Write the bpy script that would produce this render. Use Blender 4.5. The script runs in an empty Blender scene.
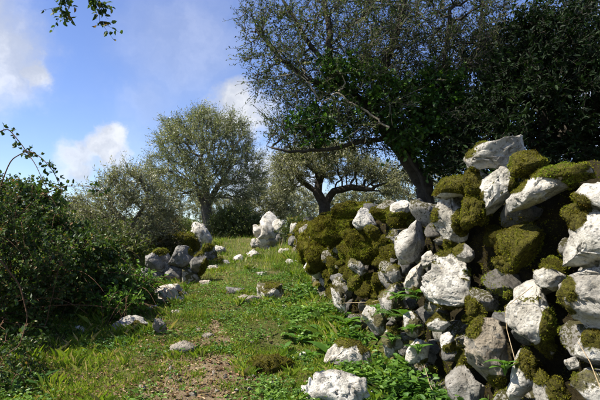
import bpy, bmesh, math
import numpy as np
from mathutils import Vector

# ------------------------------------------------------------------ camera
scene = bpy.context.scene
CAM = np.array([0.0, 0.0, 1.3])
F, CX, CY = 500.0, 300.0, 200.0           # photograph: 600 x 400, 30 mm on 36 mm
TILT = math.atan(40.0 / F)
FWD = np.array([0, math.cos(TILT), math.sin(TILT)])
UPV = np.array([0, -math.sin(TILT), math.cos(TILT)])
RGT = np.array([1.0, 0, 0])
cam_d = bpy.data.cameras.new('camera')
cam_d.lens = 30.0; cam_d.sensor_width = 36.0
cam_d.clip_start = 0.05; cam_d.clip_end = 3000
cam = bpy.data.objects.new('camera', cam_d)
scene.collection.objects.link(cam)
cam.location = CAM
cam.rotation_euler = (math.pi / 2 + TILT, 0, 0)
scene.camera = cam

# ------------------------------------------------------------------ sky + sun
SUN_AZ = math.radians(-106)                # measured from +Y (view direction), negative = left
SUN_EL = math.radians(54)
SUN_DIR = np.array([math.sin(SUN_AZ) * math.cos(SUN_EL), math.cos(SUN_AZ) * math.cos(SUN_EL), math.sin(SUN_EL)])
world = bpy.data.worlds.new('World'); scene.world = world
world.use_nodes = True
wn, wl = world.node_tree.nodes, world.node_tree.links
wn.clear()
w_out = wn.new('ShaderNodeOutputWorld')
sky = wn.new('ShaderNodeTexSky'); sky.sky_type = 'NISHITA'; sky.sun_disc = False
sky.sun_elevation = SUN_EL; sky.sun_rotation = SUN_AZ
sky.altitude = 300; sky.air_density = 1.0; sky.dust_density = 0.25; sky.ozone_density = 4.0
bg_sky = wn.new('ShaderNodeBackground'); bg_sky.inputs[1].default_value = 0.094
hs = wn.new('ShaderNodeHueSaturation'); hs.inputs['Saturation'].default_value = 1.06; hs.inputs['Hue'].default_value = 0.515
wl.new(sky.outputs[0], hs.inputs['Color']); wl.new(hs.outputs[0], bg_sky.inputs[0])
bg_cl = wn.new('ShaderNodeBackground'); bg_cl.inputs[1].default_value = 1.0
tc = wn.new('ShaderNodeTexCoord')


def wmath(op, a, b=None, c=None, clamp=False):
    n = wn.new('ShaderNodeMath'); n.operation = op; n.use_clamp = clamp
    for i, v in enumerate((a, b, c)):
        if v is None: continue
        if isinstance(v, (int, float)): n.inputs[i].default_value = v
        else: wl.new(v, n.inputs[i])
    return n.outputs[0]


def wnoise(scale, detail, rough=0.6, vec=None):
    n = wn.new('ShaderNodeTexNoise')
    n.inputs['Scale'].default_value = scale; n.inputs['Detail'].default_value = detail
    n.inputs['Roughness'].default_value = rough
    wl.new(vec if vec is not None else tc.outputs['Generated'], n.inputs['Vector'])
    return n


def wrange(v, a, b, c=0.0, d=1.0):
    n = wn.new('ShaderNodeMapRange'); n.interpolation_type = 'SMOOTHSTEP'
    wl.new(v, n.inputs[0])
    for i, q in enumerate((a, b, c, d)): n.inputs[i + 1].default_value = q
    return n.outputs[0]


def pix_dir(px, py):
    d = FWD + (px - CX) / F * RGT + (CY - py) / F * UPV
    return d / np.linalg.norm(d)


# general thin cloud everywhere, plus single cumulus puffs (in view and around the rest of the sky)
warp = wnoise(10.0, 9, 0.6)
wsub = wn.new('ShaderNodeVectorMath'); wsub.operation = 'SUBTRACT'
wl.new(warp.outputs['Color'], wsub.inputs[0]); wsub.inputs[1].default_value = (0.5, 0.5, 0.5)
wsc = wn.new('ShaderNodeVectorMath'); wsc.operation = 'SCALE'
wl.new(wsub.outputs[0], wsc.inputs[0]); wsc.inputs['Scale'].default_value = 0.15
wad = wn.new('ShaderNodeVectorMath'); wad.operation = 'ADD'
wl.new(tc.outputs['Generated'], wad.inputs[0]); wl.new(wsc.outputs[0], wad.inputs[1])
puffs = [(pix_dir(106, 149), 0.028, 0.058, 0.9), (pix_dir(82, 157), 0.022, 0.056, 0.82), (pix_dir(124, 163), 0.012, 0.05, 0.75), (pix_dir(66, 164), 0.01, 0.05, 0.6),
         (pix_dir(-6, 60), 0.03, 0.12, 0.75), (pix_dir(34, 72), 0.018, 0.05, 0.85), (pix_dir(10, 84), 0.01, 0.08, 0.6), (pix_dir(-80, 30), 0.1, 0.2, 0.8),
         (pix_dir(242, 112), 0.03, 0.08, 0.95), (pix_dir(268, 196), 0.05, 0.12, 0.85), (pix_dir(185, 45), 0.03, 0.18, 0.28), (pix_dir(150, 105), 0.01, 0.09, 0.25),
         (pix_dir(700, 90), 0.1, 0.25, 0.8)]
rgw = np.random.default_rng(5)
for k in range(9):                          # the same kind of puffs round the rest of the horizon
    a = math.radians(75 + k * 24 + rgw.uniform(-7, 7)); e = math.radians(rgw.uniform(8, 38))
    puffs.append((np.array([math.sin(a) * math.cos(e), math.cos(a) * math.cos(e), math.sin(e)]), 0.06, rgw.uniform(0.12, 0.2), 0.85))
mask = None
for c, r0, r1, top in puffs:
    dn = wn.new('ShaderNodeVectorMath'); dn.operation = 'DISTANCE'
    wl.new(wad.outputs[0], dn.inputs[0]); dn.inputs[1].default_value = tuple(c)
    m = wrange(dn.outputs['Value'], r1, r0, 0.0, top)
    mask = m if mask is None else wmath('MAXIMUM', mask, m)
thin = wnoise(2.6, 7, 0.58)
veil = wrange(thin.outputs['Fac'], 0.52, 0.8, 0.0, 0.25)
mask = wmath('MAXIMUM', mask, veil)
shade = wnoise(9.0, 4, 0.55, wad.outputs[0])
ccol = wn.new('ShaderNodeMixRGB')
wl.new(wrange(shade.outputs['Fac'], 0.35, 0.65), ccol.inputs[0])
ccol.inputs[1].default_value = (0.29, 0.31, 0.355, 1); ccol.inputs[2].default_value = (0.47, 0.48, 0.5, 1)
wl.new(ccol.outputs[0], bg_cl.inputs[0])
mixw = wn.new('ShaderNodeMixShader')
wl.new(mask, mixw.inputs[0]); wl.new(bg_sky.outputs[0], mixw.inputs[1]); wl.new(bg_cl.outputs[0], mixw.inputs[2])
wl.new(mixw.outputs[0], w_out.inputs[0])

sun_d = bpy.data.lights.new('sun', 'SUN'); sun_d.energy = 5.0; sun_d.angle = math.radians(0.5)
sun_d.color = (1.0, 0.93, 0.82)
sun = bpy.data.objects.new('sun', sun_d); scene.collection.objects.link(sun)
sun.rotation_euler = Vector(SUN_DIR).to_track_quat('Z', 'Y').to_euler()
sun.location = (-20, 0, 20)

scene.view_settings.view_transform = 'Standard'; scene.view_settings.look = 'None'
scene.view_settings.exposure = 1.1; scene.view_settings.gamma = 1.0
scene.view_settings.use_curve_mapping = False
scene.render.engine = 'CYCLES'
scene.cycles.use_denoising = True
scene.cycles.max_bounces = 4; scene.cycles.diffuse_bounces = 2; scene.cycles.glossy_bounces = 1
scene.cycles.transmission_bounces = 3; scene.cycles.transparent_max_bounces = 4
scene.cycles.sample_clamp_indirect = 4.0
scene.cycles.use_adaptive_sampling = True; scene.cycles.adaptive_threshold = 0.03

# ------------------------------------------------------------------ numpy helpers
COL = scene.collection


def nrm(v): return v / np.maximum(np.linalg.norm(v, axis=-1, keepdims=True), 1e-9)


def sstep(t):
    t = np.clip(t, 0, 1); return t * t * (3 - 2 * t)


def _hash(ix, iy, iz, seed):
    h = (ix * 374761393 + iy * 668265263 + iz * 2147483647 + seed * 1274126177) & 0xffffffff
    h = ((h ^ (h >> 13)) * 1274126177) & 0xffffffff
    h = ((h ^ (h >> 15)) * 2246822519) & 0xffffffff
    return ((h ^ (h >> 16)) & 0xffff) / 65535.0


def vnoise(p, seed=0):
    p = np.asarray(p, float); i = np.floor(p).astype(np.int64); f = p - i; f = f * f * (3 - 2 * f)
    r = 0
    for dx in (0, 1):
        wx = f[:, 0] if dx else 1 - f[:, 0]
        for dy in (0, 1):
            wy = f[:, 1] if dy else 1 - f[:, 1]
            for dz in (0, 1):
                wz = f[:, 2] if dz else 1 - f[:, 2]
                r = r + wx * wy * wz * _hash(i[:, 0] + dx, i[:, 1] + dy, i[:, 2] + dz, seed)
    return r * 2 - 1


def fbm(p, octv=4, seed=0, gain=0.5, ridged=False):
    a, s, r = 1.0, 0.0, 0
    for o in range(octv):
        n = vnoise(p * (2.03 ** o) + 17.3 * o, seed + o)
        if ridged: n = 1 - 2 * np.abs(n)
        r = r + a * n; s += a; a *= gain
    return r / s


def fbm2(x, y, sc, octv=3, seed=0):
    x = np.asarray(x, float); sh = x.shape
    p = np.stack([x.ravel() * sc, np.asarray(y, float).ravel() * sc, np.zeros(x.size)], 1)
    return fbm(p, octv, seed).reshape(sh)


class Geo:
    """collects vertices and faces; one call of build() links ONE mesh object"""
    def __init__(self):
        self.v, self.f, self.n = [], [], 0

    def add(self, verts, faces, mat=0, smooth=False):
        verts = np.asarray(verts, float).reshape(-1, 3); faces = np.asarray(faces, np.int64)
        self.f.append((faces + self.n, mat, smooth)); self.v.append(verts); self.n += len(verts)

    def mesh(self, name, mats):
        V = np.concatenate(self.v) if self.v else np.zeros((0, 3))
        li, ls, mi, sm = [], [], [], []
        for f, m, s in self.f:
            k = f.shape[1]; li.append(f.ravel()); ls.append(np.full(len(f), k)); mi.append(np.full(len(f), m)); sm.append(np.full(len(f), s))
        li = np.concatenate(li); ls = np.concatenate(ls); mi = np.concatenate(mi); sm = np.concatenate(sm)
        me = bpy.data.meshes.new(name)
        me.vertices.add(len(V)); me.vertices.foreach_set('co', V.astype(np.float32).ravel())
        me.loops.add(len(li)); me.loops.foreach_set('vertex_index', li.astype(np.int32))
        me.polygons.add(len(ls))
        me.polygons.foreach_set('loop_start', np.concatenate([[0], np.cumsum(ls)[:-1]]).astype(np.int32))
        me.polygons.foreach_set('loop_total', ls.astype(np.int32))
        for m in mats: me.materials.append(m)
        me.polygons.foreach_set('material_index', mi.astype(np.int32))
        me.polygons.foreach_set('use_smooth', sm.astype(bool))
        me.update(calc_edges=True)
        return me

    def build(self, name, mats, parent=None, loc=None):
        return link(name, self.mesh(name, mats if isinstance(mats, (list, tuple)) else [mats]), parent, loc)


def link(name, me, parent=None, loc=None):
    o = bpy.data.objects.new(name, me); COL.objects.link(o)
    if loc is not None: o.location = loc
    if parent is not None: o.parent = parent
    return o


def tag(o, label=None, cat=None, group=None, kind=None):
    if label: o['label'] = label
    if cat: o['category'] = cat
    if group: o['group'] = group
    if kind: o['kind'] = kind
    return o


def thing(name, loc, label, cat, group=None):
    o = bpy.data.objects.new(name, None); o.empty_display_size = 0.1; COL.objects.link(o); o.location = loc
    return tag(o, label, cat, group)


# ------------------------------------------------------------------ materials
def mat_base(name):
    m = bpy.data.materials.new(name); m.use_nodes = True
    nt = m.node_tree; nt.nodes.clear()
    out = nt.nodes.new('ShaderNodeOutputMaterial')
    return m, nt, nt.nodes, nt.links, out


def noise_node(nt, scale, detail=4, rough=0.6, vec=None):
    n = nt.nodes.new('ShaderNodeTexNoise'); n.inputs['Scale'].default_value = scale
    n.inputs['Detail'].default_value = detail; n.inputs['Roughness'].default_value = rough
    if vec is not None: nt.links.new(vec, n.inputs['Vector'])
    return n


def ramp(nt, fac, stops):
    r = nt.nodes.new('ShaderNodeValToRGB'); nt.links.new(fac, r.inputs[0])
    el = r.color_ramp.elements
    while len(el) < len(stops): el.new(0.5)
    for e, (p, c) in zip(el, stops): e.position = p; e.color = tuple(c) + (1,) if len(c) == 3 else c
    return r.outputs[0]


def mixc(nt, fac, a, b, mode='MIX'):
    n = nt.nodes.new('ShaderNodeMixRGB'); n.blend_type = mode
    for i, v in ((0, fac), (1, a), (2, b)):
        if isinstance(v, (int, float)): n.inputs[i].default_value = v
        elif isinstance(v, tuple): n.inputs[i].default_value = v + (1,) if len(v) == 3 else v
        else: nt.links.new(v, n.inputs[i])
    return n.outputs[0]


def mrange(nt, v, a, b, c=0.0, d=1.0):
    n = nt.nodes.new('ShaderNodeMapRange'); nt.links.new(v, n.inputs[0])
    for i, q in enumerate((a, b, c, d)): n.inputs[i + 1].default_value = q
    return n.outputs[0]


def leaf_mat(name, stops, transl=0.35, rough=0.45, spec=0.4, big=2.0, hues=(0.515, 0.485), vals=(0.65, 1.3)):
    m, nt, N, L, out = mat_base(name)
    g = N.new('ShaderNodeNewGeometry')
    col = ramp(nt, g.outputs['Random Per Island'], stops)
    nz = noise_node(nt, big, 3)
    tcn = N.new('ShaderNodeTexCoord'); L.new(tcn.outputs['Object'], nz.inputs['Vector'])
    hsv = N.new('ShaderNodeHueSaturation'); L.new(col, hsv.inputs['Color'])
    L.new(mrange(nt, nz.outputs['Fac'], 0.3, 0.7, *vals), hsv.inputs['Value'])
    L.new(mrange(nt, nz.outputs['Fac'], 0.3, 0.7, *hues), hsv.inputs['Hue'])
    p = N.new('ShaderNodeBsdfPrincipled'); L.new(hsv.outputs[0], p.inputs['Base Color'])
    p.inputs['Roughness'].default_value = rough; p.inputs['Specular IOR Level'].default_value = spec
    t = N.new('ShaderNodeBsdfTranslucent')
    L.new(mixc(nt, 1.0, hsv.outputs[0], (1.25, 1.35, 0.55), 'MULTIPLY'), t.inputs[0])
    mx = N.new('ShaderNodeMixShader'); mx.inputs[0].default_value = transl
    L.new(p.outputs[0], mx.inputs[1]); L.new(t.outputs[0], mx.inputs[2]); L.new(mx.outputs[0], out.inputs[0])
    return m


def bark_mat(name, a, b, scale=14):
    m, nt, N, L, out = mat_base(name)
    tcn = N.new('ShaderNodeTexCoord')
    nz = noise_node(nt, scale, 6, 0.65, tcn.outputs['Object'])
    p = N.new('ShaderNodeBsdfPrincipled'); L.new(ramp(nt, nz.outputs['Fac'], [(0.3, a), (0.7, b)]), p.inputs['Base Color'])
    p.inputs['Roughness'].default_value = 0.9; p.inputs['Specular IOR Level'].default_value = 0.15
    bp = N.new('ShaderNodeBump'); bp.inputs['Strength'].default_value = 0.8; bp.inputs['Distance'].default_value = 0.02
    L.new(nz.outputs['Fac'], bp.inputs['Height']); L.new(bp.outputs[0], p.inputs['Normal'])
    L.new(p.outputs[0], out.inputs[0])
    return m


def rock_mat(name, light=(0.63, 0.61, 0.56), mid=(0.42, 0.40, 0.36), dark=(0.13, 0.125, 0.11), moss=0.35, stain=0.5):
    m, nt, N, L, out = mat_base(name)
    tcn = N.new('ShaderNodeTexCoord'); oi = N.new('ShaderNodeObjectInfo')
    va = N.new('ShaderNodeVectorMath'); va.operation = 'ADD'
    vs = N.new('ShaderNodeVectorMath'); vs.operation = 'SCALE'
    L.new(oi.outputs['Location'], vs.inputs[0]); vs.inputs['Scale'].default_value = 3.7
    L.new(tcn.outputs['Object'], va.inputs[0]); L.new(vs.outputs[0], va.inputs[1])
    V = va.outputs[0]
    big = noise_node(nt, 5.0, 5, 0.6, V); fine = noise_node(nt, 38.0, 7, 0.72, V)
    stn = noise_node(nt, 9.0, 6, 0.7, V)
    c = ramp(nt, big.outputs['Fac'], [(0.38, mid), (0.57, light)])
    c = mixc(nt, mrange(nt, fine.outputs['Fac'], 0.42, 0.7, 0.0, 0.45), c, mid)
    c = mixc(nt, mrange(nt, stn.outputs['Fac'], 0.66 - stain * 0.16, 0.86 - stain * 0.16, 0.0, 0.85), c, dark)
    # each stone its own tone: some whiter, some greyer or buff, some with more lichen
    tone = ramp(nt, oi.outputs['Random'], [(0.0, (0.62, 0.61, 0.6)), (0.35, (0.95, 0.93, 0.88)), (0.7, (1.05, 1.04, 1.02)), (1.0, (0.82, 0.77, 0.68))])
    c = mixc(nt, 1.0, c, tone, 'MULTIPLY')
    lic = noise_node(nt, 13.0, 3, 0.5, V)
    lth = N.new('ShaderNodeMath'); lth.operation = 'MULTIPLY_ADD'; L.new(oi.outputs['Random'], lth.inputs[0]); lth.inputs[1].default_value = 0.08; L.new(lic.outputs['Fac'], lth.inputs[2])
    c = mixc(nt, mrange(nt, lth.outputs[0], 0.66, 0.69, 0.0, 0.75), c, (0.20, 0.195, 0.175))
    lic2 = noise_node(nt, 21.0, 3, 0.5, V)
    c = mixc(nt, mrange(nt, lic2.outputs['Fac'], 0.68, 0.71, 0.0, 0.6), c, (0.34, 0.26, 0.10))
    # pits
    vo = N.new('ShaderNodeTexVoronoi'); vo.inputs['Scale'].default_value = 34.0; L.new(V, vo.inputs['Vector'])
    pit = mrange(nt, vo.outputs['Distance'], 0.0, 0.38, 0.0, 1.0)
    ve = N.new('ShaderNodeTexVoronoi'); ve.feature = 'DISTANCE_TO_EDGE'; ve.inputs['Scale'].default_value = 5.0
    vd = N.new('ShaderNodeVectorMath'); vd.operation = 'ADD'; vm = N.new('ShaderNodeVectorMath'); vm.operation = 'SCALE'; vm.inputs['Scale'].default_value = 0.35
    L.new(stn.outputs['Color'], vm.inputs[0]); L.new(V, vd.inputs[0]); L.new(vm.outputs[0], vd.inputs[1]); L.new(vd.outputs[0], ve.inputs['Vector'])
    ck = mrange(nt, ve.outputs['Distance'], 0.0, 0.03, 1.0, 0.0)
    ckm = N.new('ShaderNodeMath'); ckm.operation = 'MULTIPLY'; L.new(ck, ckm.inputs[0]); L.new(mrange(nt, big.outputs['Fac'], 0.45, 0.55, 0.8, 0.0), ckm.inputs[1])
    c = mixc(nt, ckm.outputs[0], c, dark)
    c = mixc(nt, mrange(nt, pit, 0.0, 0.45, 0.7, 0.0), c, dark)
    # moss film on faces that look up, broken by noise
    g = N.new('ShaderNodeNewGeometry'); sx = N.new('ShaderNodeSeparateXYZ'); L.new(g.outputs['Normal'], sx.inputs[0])
    mn = noise_node(nt, 6.5, 6, 0.68, V)
    ad = N.new('ShaderNodeMath'); ad.operation = 'MULTIPLY_ADD'
    L.new(sx.outputs['Z'], ad.inputs[0]); ad.inputs[1].default_value = 0.10; L.new(mn.outputs['Fac'], ad.inputs[2])
    mf = mrange(nt, ad.outputs[0], 0.80 - moss * 0.4, 0.84 - moss * 0.4, 0.0, 0.9)
    mc = ramp(nt, fine.outputs['Fac'], [(0.35, (0.03, 0.025, 0.006)), (0.65, (0.12, 0.11, 0.016))])
    c = mixc(nt, mf, c, mc)
    at = N.new('ShaderNodeAttribute'); at.attribute_name = 'moss'
    c = mixc(nt, mrange(nt, at.outputs['Fac'], 0.25, 0.6), c, mc)
    p = N.new('ShaderNodeBsdfPrincipled'); L.new(c, p.inputs['Base Color'])
    p.inputs['Roughness'].default_value = 0.92; p.inputs['Specular IOR Level'].default_value = 0.15
    b1 = N.new('ShaderNodeBump'); b1.inputs['Strength'].default_value = 0.9; b1.inputs['Distance'].default_value = 0.035
    L.new(fine.outputs['Fac'], b1.inputs['Height'])
    b2 = N.new('ShaderNodeBump'); b2.inputs['Strength'].default_value = 0.7; b2.inputs['Distance'].default_value = 0.02
    L.new(pit, b2.inputs['Height']); L.new(b1.outputs[0], b2.inputs['Normal'])
    L.new(b2.outputs[0], p.inputs['Normal'])
    L.new(p.outputs[0], out.inputs[0])
    return m


def soil_mat(name, stops, scale=3.0, fine=60):
    m, nt, N, L, out = mat_base(name)
    tcn = N.new('ShaderNodeTexCoord')
    a = noise_node(nt, scale, 8, 0.72, tcn.outputs['Object']); b = noise_node(nt, fine, 5, 0.7, tcn.outputs['Object'])
    c = ramp(nt, a.outputs['Fac'], stops)
    c = mixc(nt, 0.75, c, ramp(nt, b.outputs['Fac'], [(0.3, (0.35, 0.33, 0.3)), (0.7, (1.5, 1.5, 1.5))]), 'MULTIPLY')
    p = N.new('ShaderNodeBsdfPrincipled'); L.new(c, p.inputs['Base Color']); p.inputs['Roughness'].default_value = 0.95
    p.inputs['Specular IOR Level'].default_value = 0.1
    bp = N.new('ShaderNodeBump'); bp.inputs['Strength'].default_value = 1.0; bp.inputs['Distance'].default_value = 0.03
    L.new(b.outputs['Fac'], bp.inputs['Height']); L.new(bp.outputs[0], p.inputs['Normal'])
    L.new(p.outputs[0], out.inputs[0])
    return m


M = {}
M['rock'] = rock_mat('limestone', (0.74, 0.72, 0.66), (0.40, 0.38, 0.33), moss=0.2, stain=0.85)
M['rock_mossy'] = rock_mat('mossy limestone', moss=0.72, stain=0.7)
M['rock_grey'] = rock_mat('grey weathered limestone', (0.30, 0.295, 0.28), (0.15, 0.147, 0.14), (0.04, 0.04, 0.037), 0.2, 0.9)
M['rock_path'] = rock_mat('trodden limestone', (0.48, 0.44, 0.37), (0.33, 0.29, 0.23), (0.14, 0.12, 0.09), 0.25, 0.5)
M['moss'] = leaf_mat('moss', [(0.0, (0.07, 0.062, 0.009)), (0.5, (0.15, 0.145, 0.015)), (1.0, (0.25, 0.24, 0.03))], 0.4, 0.9, 0.05, 3.2, (0.455, 0.55), (0.3, 1.5))
M['moss_base'] = soil_mat('moss cushion', [(0.3, (0.022, 0.018, 0.005)), (0.5, (0.085, 0.078, 0.011)), (0.7, (0.17, 0.16, 0.02))], 6, 90)
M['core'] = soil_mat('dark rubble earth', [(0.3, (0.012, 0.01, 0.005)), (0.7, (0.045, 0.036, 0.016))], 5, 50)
M['ground'] = soil_mat('turf earth', [(0.3, (0.05, 0.05, 0.016)), (0.5, (0.085, 0.095, 0.025)), (0.7, (0.18, 0.14, 0.075))], 2.2, 45)
M['path'] = soil_mat('trodden earth', [(0.3, (0.13, 0.09, 0.05)), (0.55, (0.24, 0.18, 0.11)), (0.75, (0.34, 0.27, 0.18))], 4.0, 55)
M['grass'] = leaf_mat('grass blades', [(0, (0.07, 0.125, 0.012)), (0.5, (0.16, 0.24, 0.02)), (0.78, (0.23, 0.3, 0.038)), (0.86, (0.3, 0.27, 0.08)), (1, (0.4, 0.31, 0.14))], 0.45, 0.5, 0.3, 1.3)
M['herb'] = leaf_mat('herb leaves', [(0, (0.045, 0.10, 0.014)), (0.6, (0.09, 0.185, 0.024)), (1, (0.16, 0.27, 0.045))], 0.35, 0.45, 0.35, 1.6)
M['litter'] = leaf_mat('dead leaves', [(0, (0.09, 0.05, 0.025)), (0.5, (0.2, 0.12, 0.06)), (1, (0.36, 0.27, 0.16))], 0.15, 0.7, 0.2)
M['olive'] = leaf_mat('olive leaves', [(0, (0.075, 0.095, 0.035)), (0.45, (0.16, 0.185, 0.08)), (0.8, (0.27, 0.285, 0.15)), (1, (0.44, 0.44, 0.3))], 0.3, 0.4, 0.5, 0.9)
M['olive_pale'] = leaf_mat('pale olive leaves', [(0, (0.10, 0.11, 0.05)), (0.5, (0.2, 0.205, 0.095)), (1, (0.42, 0.41, 0.27))], 0.3, 0.4, 0.5, 0.9)
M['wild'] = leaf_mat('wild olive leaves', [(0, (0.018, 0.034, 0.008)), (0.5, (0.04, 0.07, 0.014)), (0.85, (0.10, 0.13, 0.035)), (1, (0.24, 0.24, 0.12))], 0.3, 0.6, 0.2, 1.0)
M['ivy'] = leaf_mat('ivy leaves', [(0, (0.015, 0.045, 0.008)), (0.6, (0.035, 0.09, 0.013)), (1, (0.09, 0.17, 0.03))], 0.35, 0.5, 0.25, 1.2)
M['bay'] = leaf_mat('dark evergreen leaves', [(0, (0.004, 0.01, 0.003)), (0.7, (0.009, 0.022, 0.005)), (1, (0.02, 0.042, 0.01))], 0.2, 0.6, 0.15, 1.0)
M['bramble'] = leaf_mat('bramble leaves', [(0, (0.018, 0.038, 0.009)), (0.55, (0.045, 0.085, 0.018)), (0.9, (0.09, 0.145, 0.028)), (0.95, (0.16, 0.15, 0.04)), (1, (0.24, 0.13, 0.06))], 0.3, 0.5, 0.3, 2.6)
M['shrub'] = leaf_mat('shrub leaves', [(0, (0.035, 0.06, 0.012)), (0.6, (0.07, 0.10, 0.02)), (1, (0.14, 0.15, 0.04))], 0.3, 0.5, 0.3, 1.6)
M['dryshrub'] = leaf_mat('dry shrub leaves', [(0, (0.07, 0.065, 0.03)), (0.6, (0.13, 0.115, 0.055)), (1, (0.24, 0.19, 0.10))], 0.3, 0.6, 0.2, 1.6)
M['bark'] = bark_mat('grey bark', (0.05, 0.042, 0.033), (0.15, 0.135, 0.11))
M['bark_dark'] = bark_mat('dark bark', (0.018, 0.015, 0.012), (0.06, 0.052, 0.04))
M['bark_pale'] = bark_mat('pale bark', (0.17, 0.14, 0.10), (0.34, 0.29, 0.21))
M['stem'] = bark_mat('bramble cane', (0.06, 0.035, 0.022), (0.16, 0.09, 0.05), 30)
M['straw'] = bark_mat('dry stalk', (0.28, 0.2, 0.11), (0.5, 0.4, 0.25), 30)

# ------------------------------------------------------------------ the lie of the land
WALL_Y = np.array([-3.0, 0.8, 2.54, 2.95, 3.3, 3.7, 4.3, 5.2, 6.5, 9.5, 13.0, 17.0, 22.0, 30.0])
WALL_X = np.array([3.8, 2.2, 1.52, 1.37, 1.25, 1.12, 0.92, 0.70, 0.47, 0.08, -0.22, -0.45, -0.6, -0.6])
WALL_T = np.array([1.5, 1.55, 1.66, 1.78, 1.88, 1.88, 1.76, 1.66, 1.76, 1.42, 1.72, 1.95, 2.1, 2.1])       # top of the rubble core


def wall_x(y): return np.interp(y, WALL_Y, WALL_X)


def path_x(y): return np.interp(y, [-3, 3, 4.7, 7.7, 12.5, 20, 30], [-0.7, -0.85, -0.98, -1.22, -1.62, -2.3, -3.4])


def H(x, y):
    x = np.asarray(x, float); y = np.asarray(y, float)
    t = np.clip(y - 4.0, 0, None)
    up = 0.09 * (np.sqrt((t - 1) ** 2 + 0.6) + (t - 1)) * 0.5
    up = np.where(t > 0, up, 0.09 * (math.sqrt(1.6) - 1) * 0.5)
    cap = 1.75
    z = cap - np.log1p(np.exp((cap - up) * 4)) / 4 * 1.0
    z = z - 0.012 * np.clip(y - 28, 0, 400) - 0.02 * np.clip(y - 60, 0, 400)
    wx = wall_x(y)
    s = sstep((x - wx - 0.25) / 0.7)
    near = sstep((34 - y) / 10)
    z = z + s * near * np.clip(np.interp(y, WALL_Y, WALL_T) - 0.45 - z, 0, None)
    lx = path_x(y) - 1.35
    z = z + 0.7 * sstep((lx - x) / 1.6) * near * sstep((y - 3.5) / 4)
    z = z + 0.12 * fbm2(x, y, 0.9, 3, 3) + 0.035 * fbm2(x, y, 3.5, 3, 8)
    return z


def ground_hit(px, py):
    d = FWD + (px - CX) / F * RGT + (CY - py) / F * UPV
    ts = np.arange(1.5, 60, 0.02)
    P = CAM + ts[:, None] * d
    below = P[:, 2] <= H(P[:, 0], P[:, 1])
    i = np.argmax(below) if below.any() else len(ts) - 1
    return P[i]


BATTER = 0.13


def wall_hit(px, py):
    d = FWD + (px - CX) / F * RGT + (CY - py) / F * UPV
    ts = np.arange(1.2, 24, 0.01)
    P = CAM + ts[:, None] * d
    fx = wall_x(P[:, 1]) + BATTER * np.clip(P[:, 2], 0, 2.2)
    hit = P[:, 0] >= fx
    return P[np.argmax(hit)] if hit.any() else P[-1]


def at_depth(px, py, y):
    d = FWD + (px - CX) / F * RGT + (CY - py) / F * UPV
    return CAM + d * (y / d[1])


# ground sheet: fine near the camera, out to the horizon
def warp_axis(n, near, far, k):
    u = np.linspace(-1, 1, n); return np.sign(u) * (near * np.abs(u) + far * np.abs(u) ** k)


gx = warp_axis(251, 9.0, 400.0, 7) - 0.6
u = np.linspace(0, 1, 300); gy = -3 + 22 * u + 600 * u ** 8
GX, GY = np.meshgrid(gx, gy)
GZ = H(GX, GY)
g = Geo(); nx, ny = len(gx), len(gy)
idx = np.arange(nx * ny).reshape(ny, nx)
g.add(np.stack([GX, GY, GZ], -1).reshape(-1, 3), np.stack([idx[:-1, :-1], idx[:-1, 1:], idx[1:, 1:], idx[1:, :-1]], -1).reshape(-1, 4), 0, True)
tag(g.build('ground', M['ground']), kind='structure')

# trodden path: a strip with ragged edges lying on the turf


def path_half(y): return np.interp(y, [0, 4, 5.0, 6.0, 6.9, 10], [0.6, 0.55, 0.46, 0.28, 0.04, 0.02])


yy = np.linspace(1.0, 6.9, 300); ww = np.linspace(-1, 1, 40)
hw = path_half(yy)
edge_l = 1 + 0.9 * fbm2(yy, yy * 0, 1.7, 4, 21); edge_r = 1 + 0.9 * fbm2(yy, yy * 0 + 9, 1.7, 4, 22)
PX = path_x(yy)[:, None] + hw[:, None] * ww[None] * np.where(ww[None] < 0, edge_l[:, None], edge_r[:, None])
PY = np.repeat(yy[:, None], 40, 1)
PZ = H(PX, PY) + 0.012 - 0.03 * np.abs(ww[None]) ** 6 + 0.008 * fbm2(PX, PY, 14, 2, 4)
g = Geo(); idx = np.arange(300 * 40).reshape(300, 40)
g.add(np.stack([PX, PY, PZ], -1).reshape(-1, 3), np.stack([idx[:-1, :-1], idx[:-1, 1:], idx[1:, 1:], idx[1:, :-1]], -1).reshape(-1, 4), 0, True)
tag(g.build('path', M['path']), kind='structure')


def pathness(x, y):
    """1 on bare path, 0 in the turf"""
    r = np.abs(x - path_x(y)) / path_half(y)
    return sstep((1.25 - r + 1.3 * fbm2(x, y, 2.2, 3, 31)) / 0.9) * (y < 7.1)


# ------------------------------------------------------------------ stones
_ICO = {}


def ico(sub):
    if sub not in _ICO:
        bm = bmesh.new(); bmesh.ops.create_icosphere(bm, subdivisions=sub, radius=1.0)
        _ICO[sub] = (np.array([v.co[:] for v in bm.verts]), np.array([[v.index for v in f.verts] for f in bm.faces])); bm.free()
    return _ICO[sub]


def polar(poly):
    """star-shaped outline around its centroid: radius for 180 angles"""
    P = np.array(poly, float); Q = np.roll(P, -1, 0)
    cr = P[:, 0] * Q[:, 1] - Q[:, 0] * P[:, 1]; A = cr.sum() / 2
    c = ((P + Q) * cr[:, None]).sum(0) / (6 * A)
    th = np.linspace(-math.pi, math.pi, 181)[:-1]; R = np.zeros(180)
    for i, t in enumerate(th):
        d = np.array([math.cos(t), math.sin(t)]); best = 0
        for p, q in zip(P - c, Q - c):
            e = q - p; den = d[0] * e[1] - d[1] * e[0]
            if abs(den) < 1e-9: continue
            s = (p[0] * e[1] - p[1] * e[0]) / den; w = (p[0] * d[1] - p[1] * d[0]) / den
            if s > 0 and -1e-6 <= w <= 1 + 1e-6: best = max(best, s)
        R[i] = best
    return c, th, R


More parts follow.
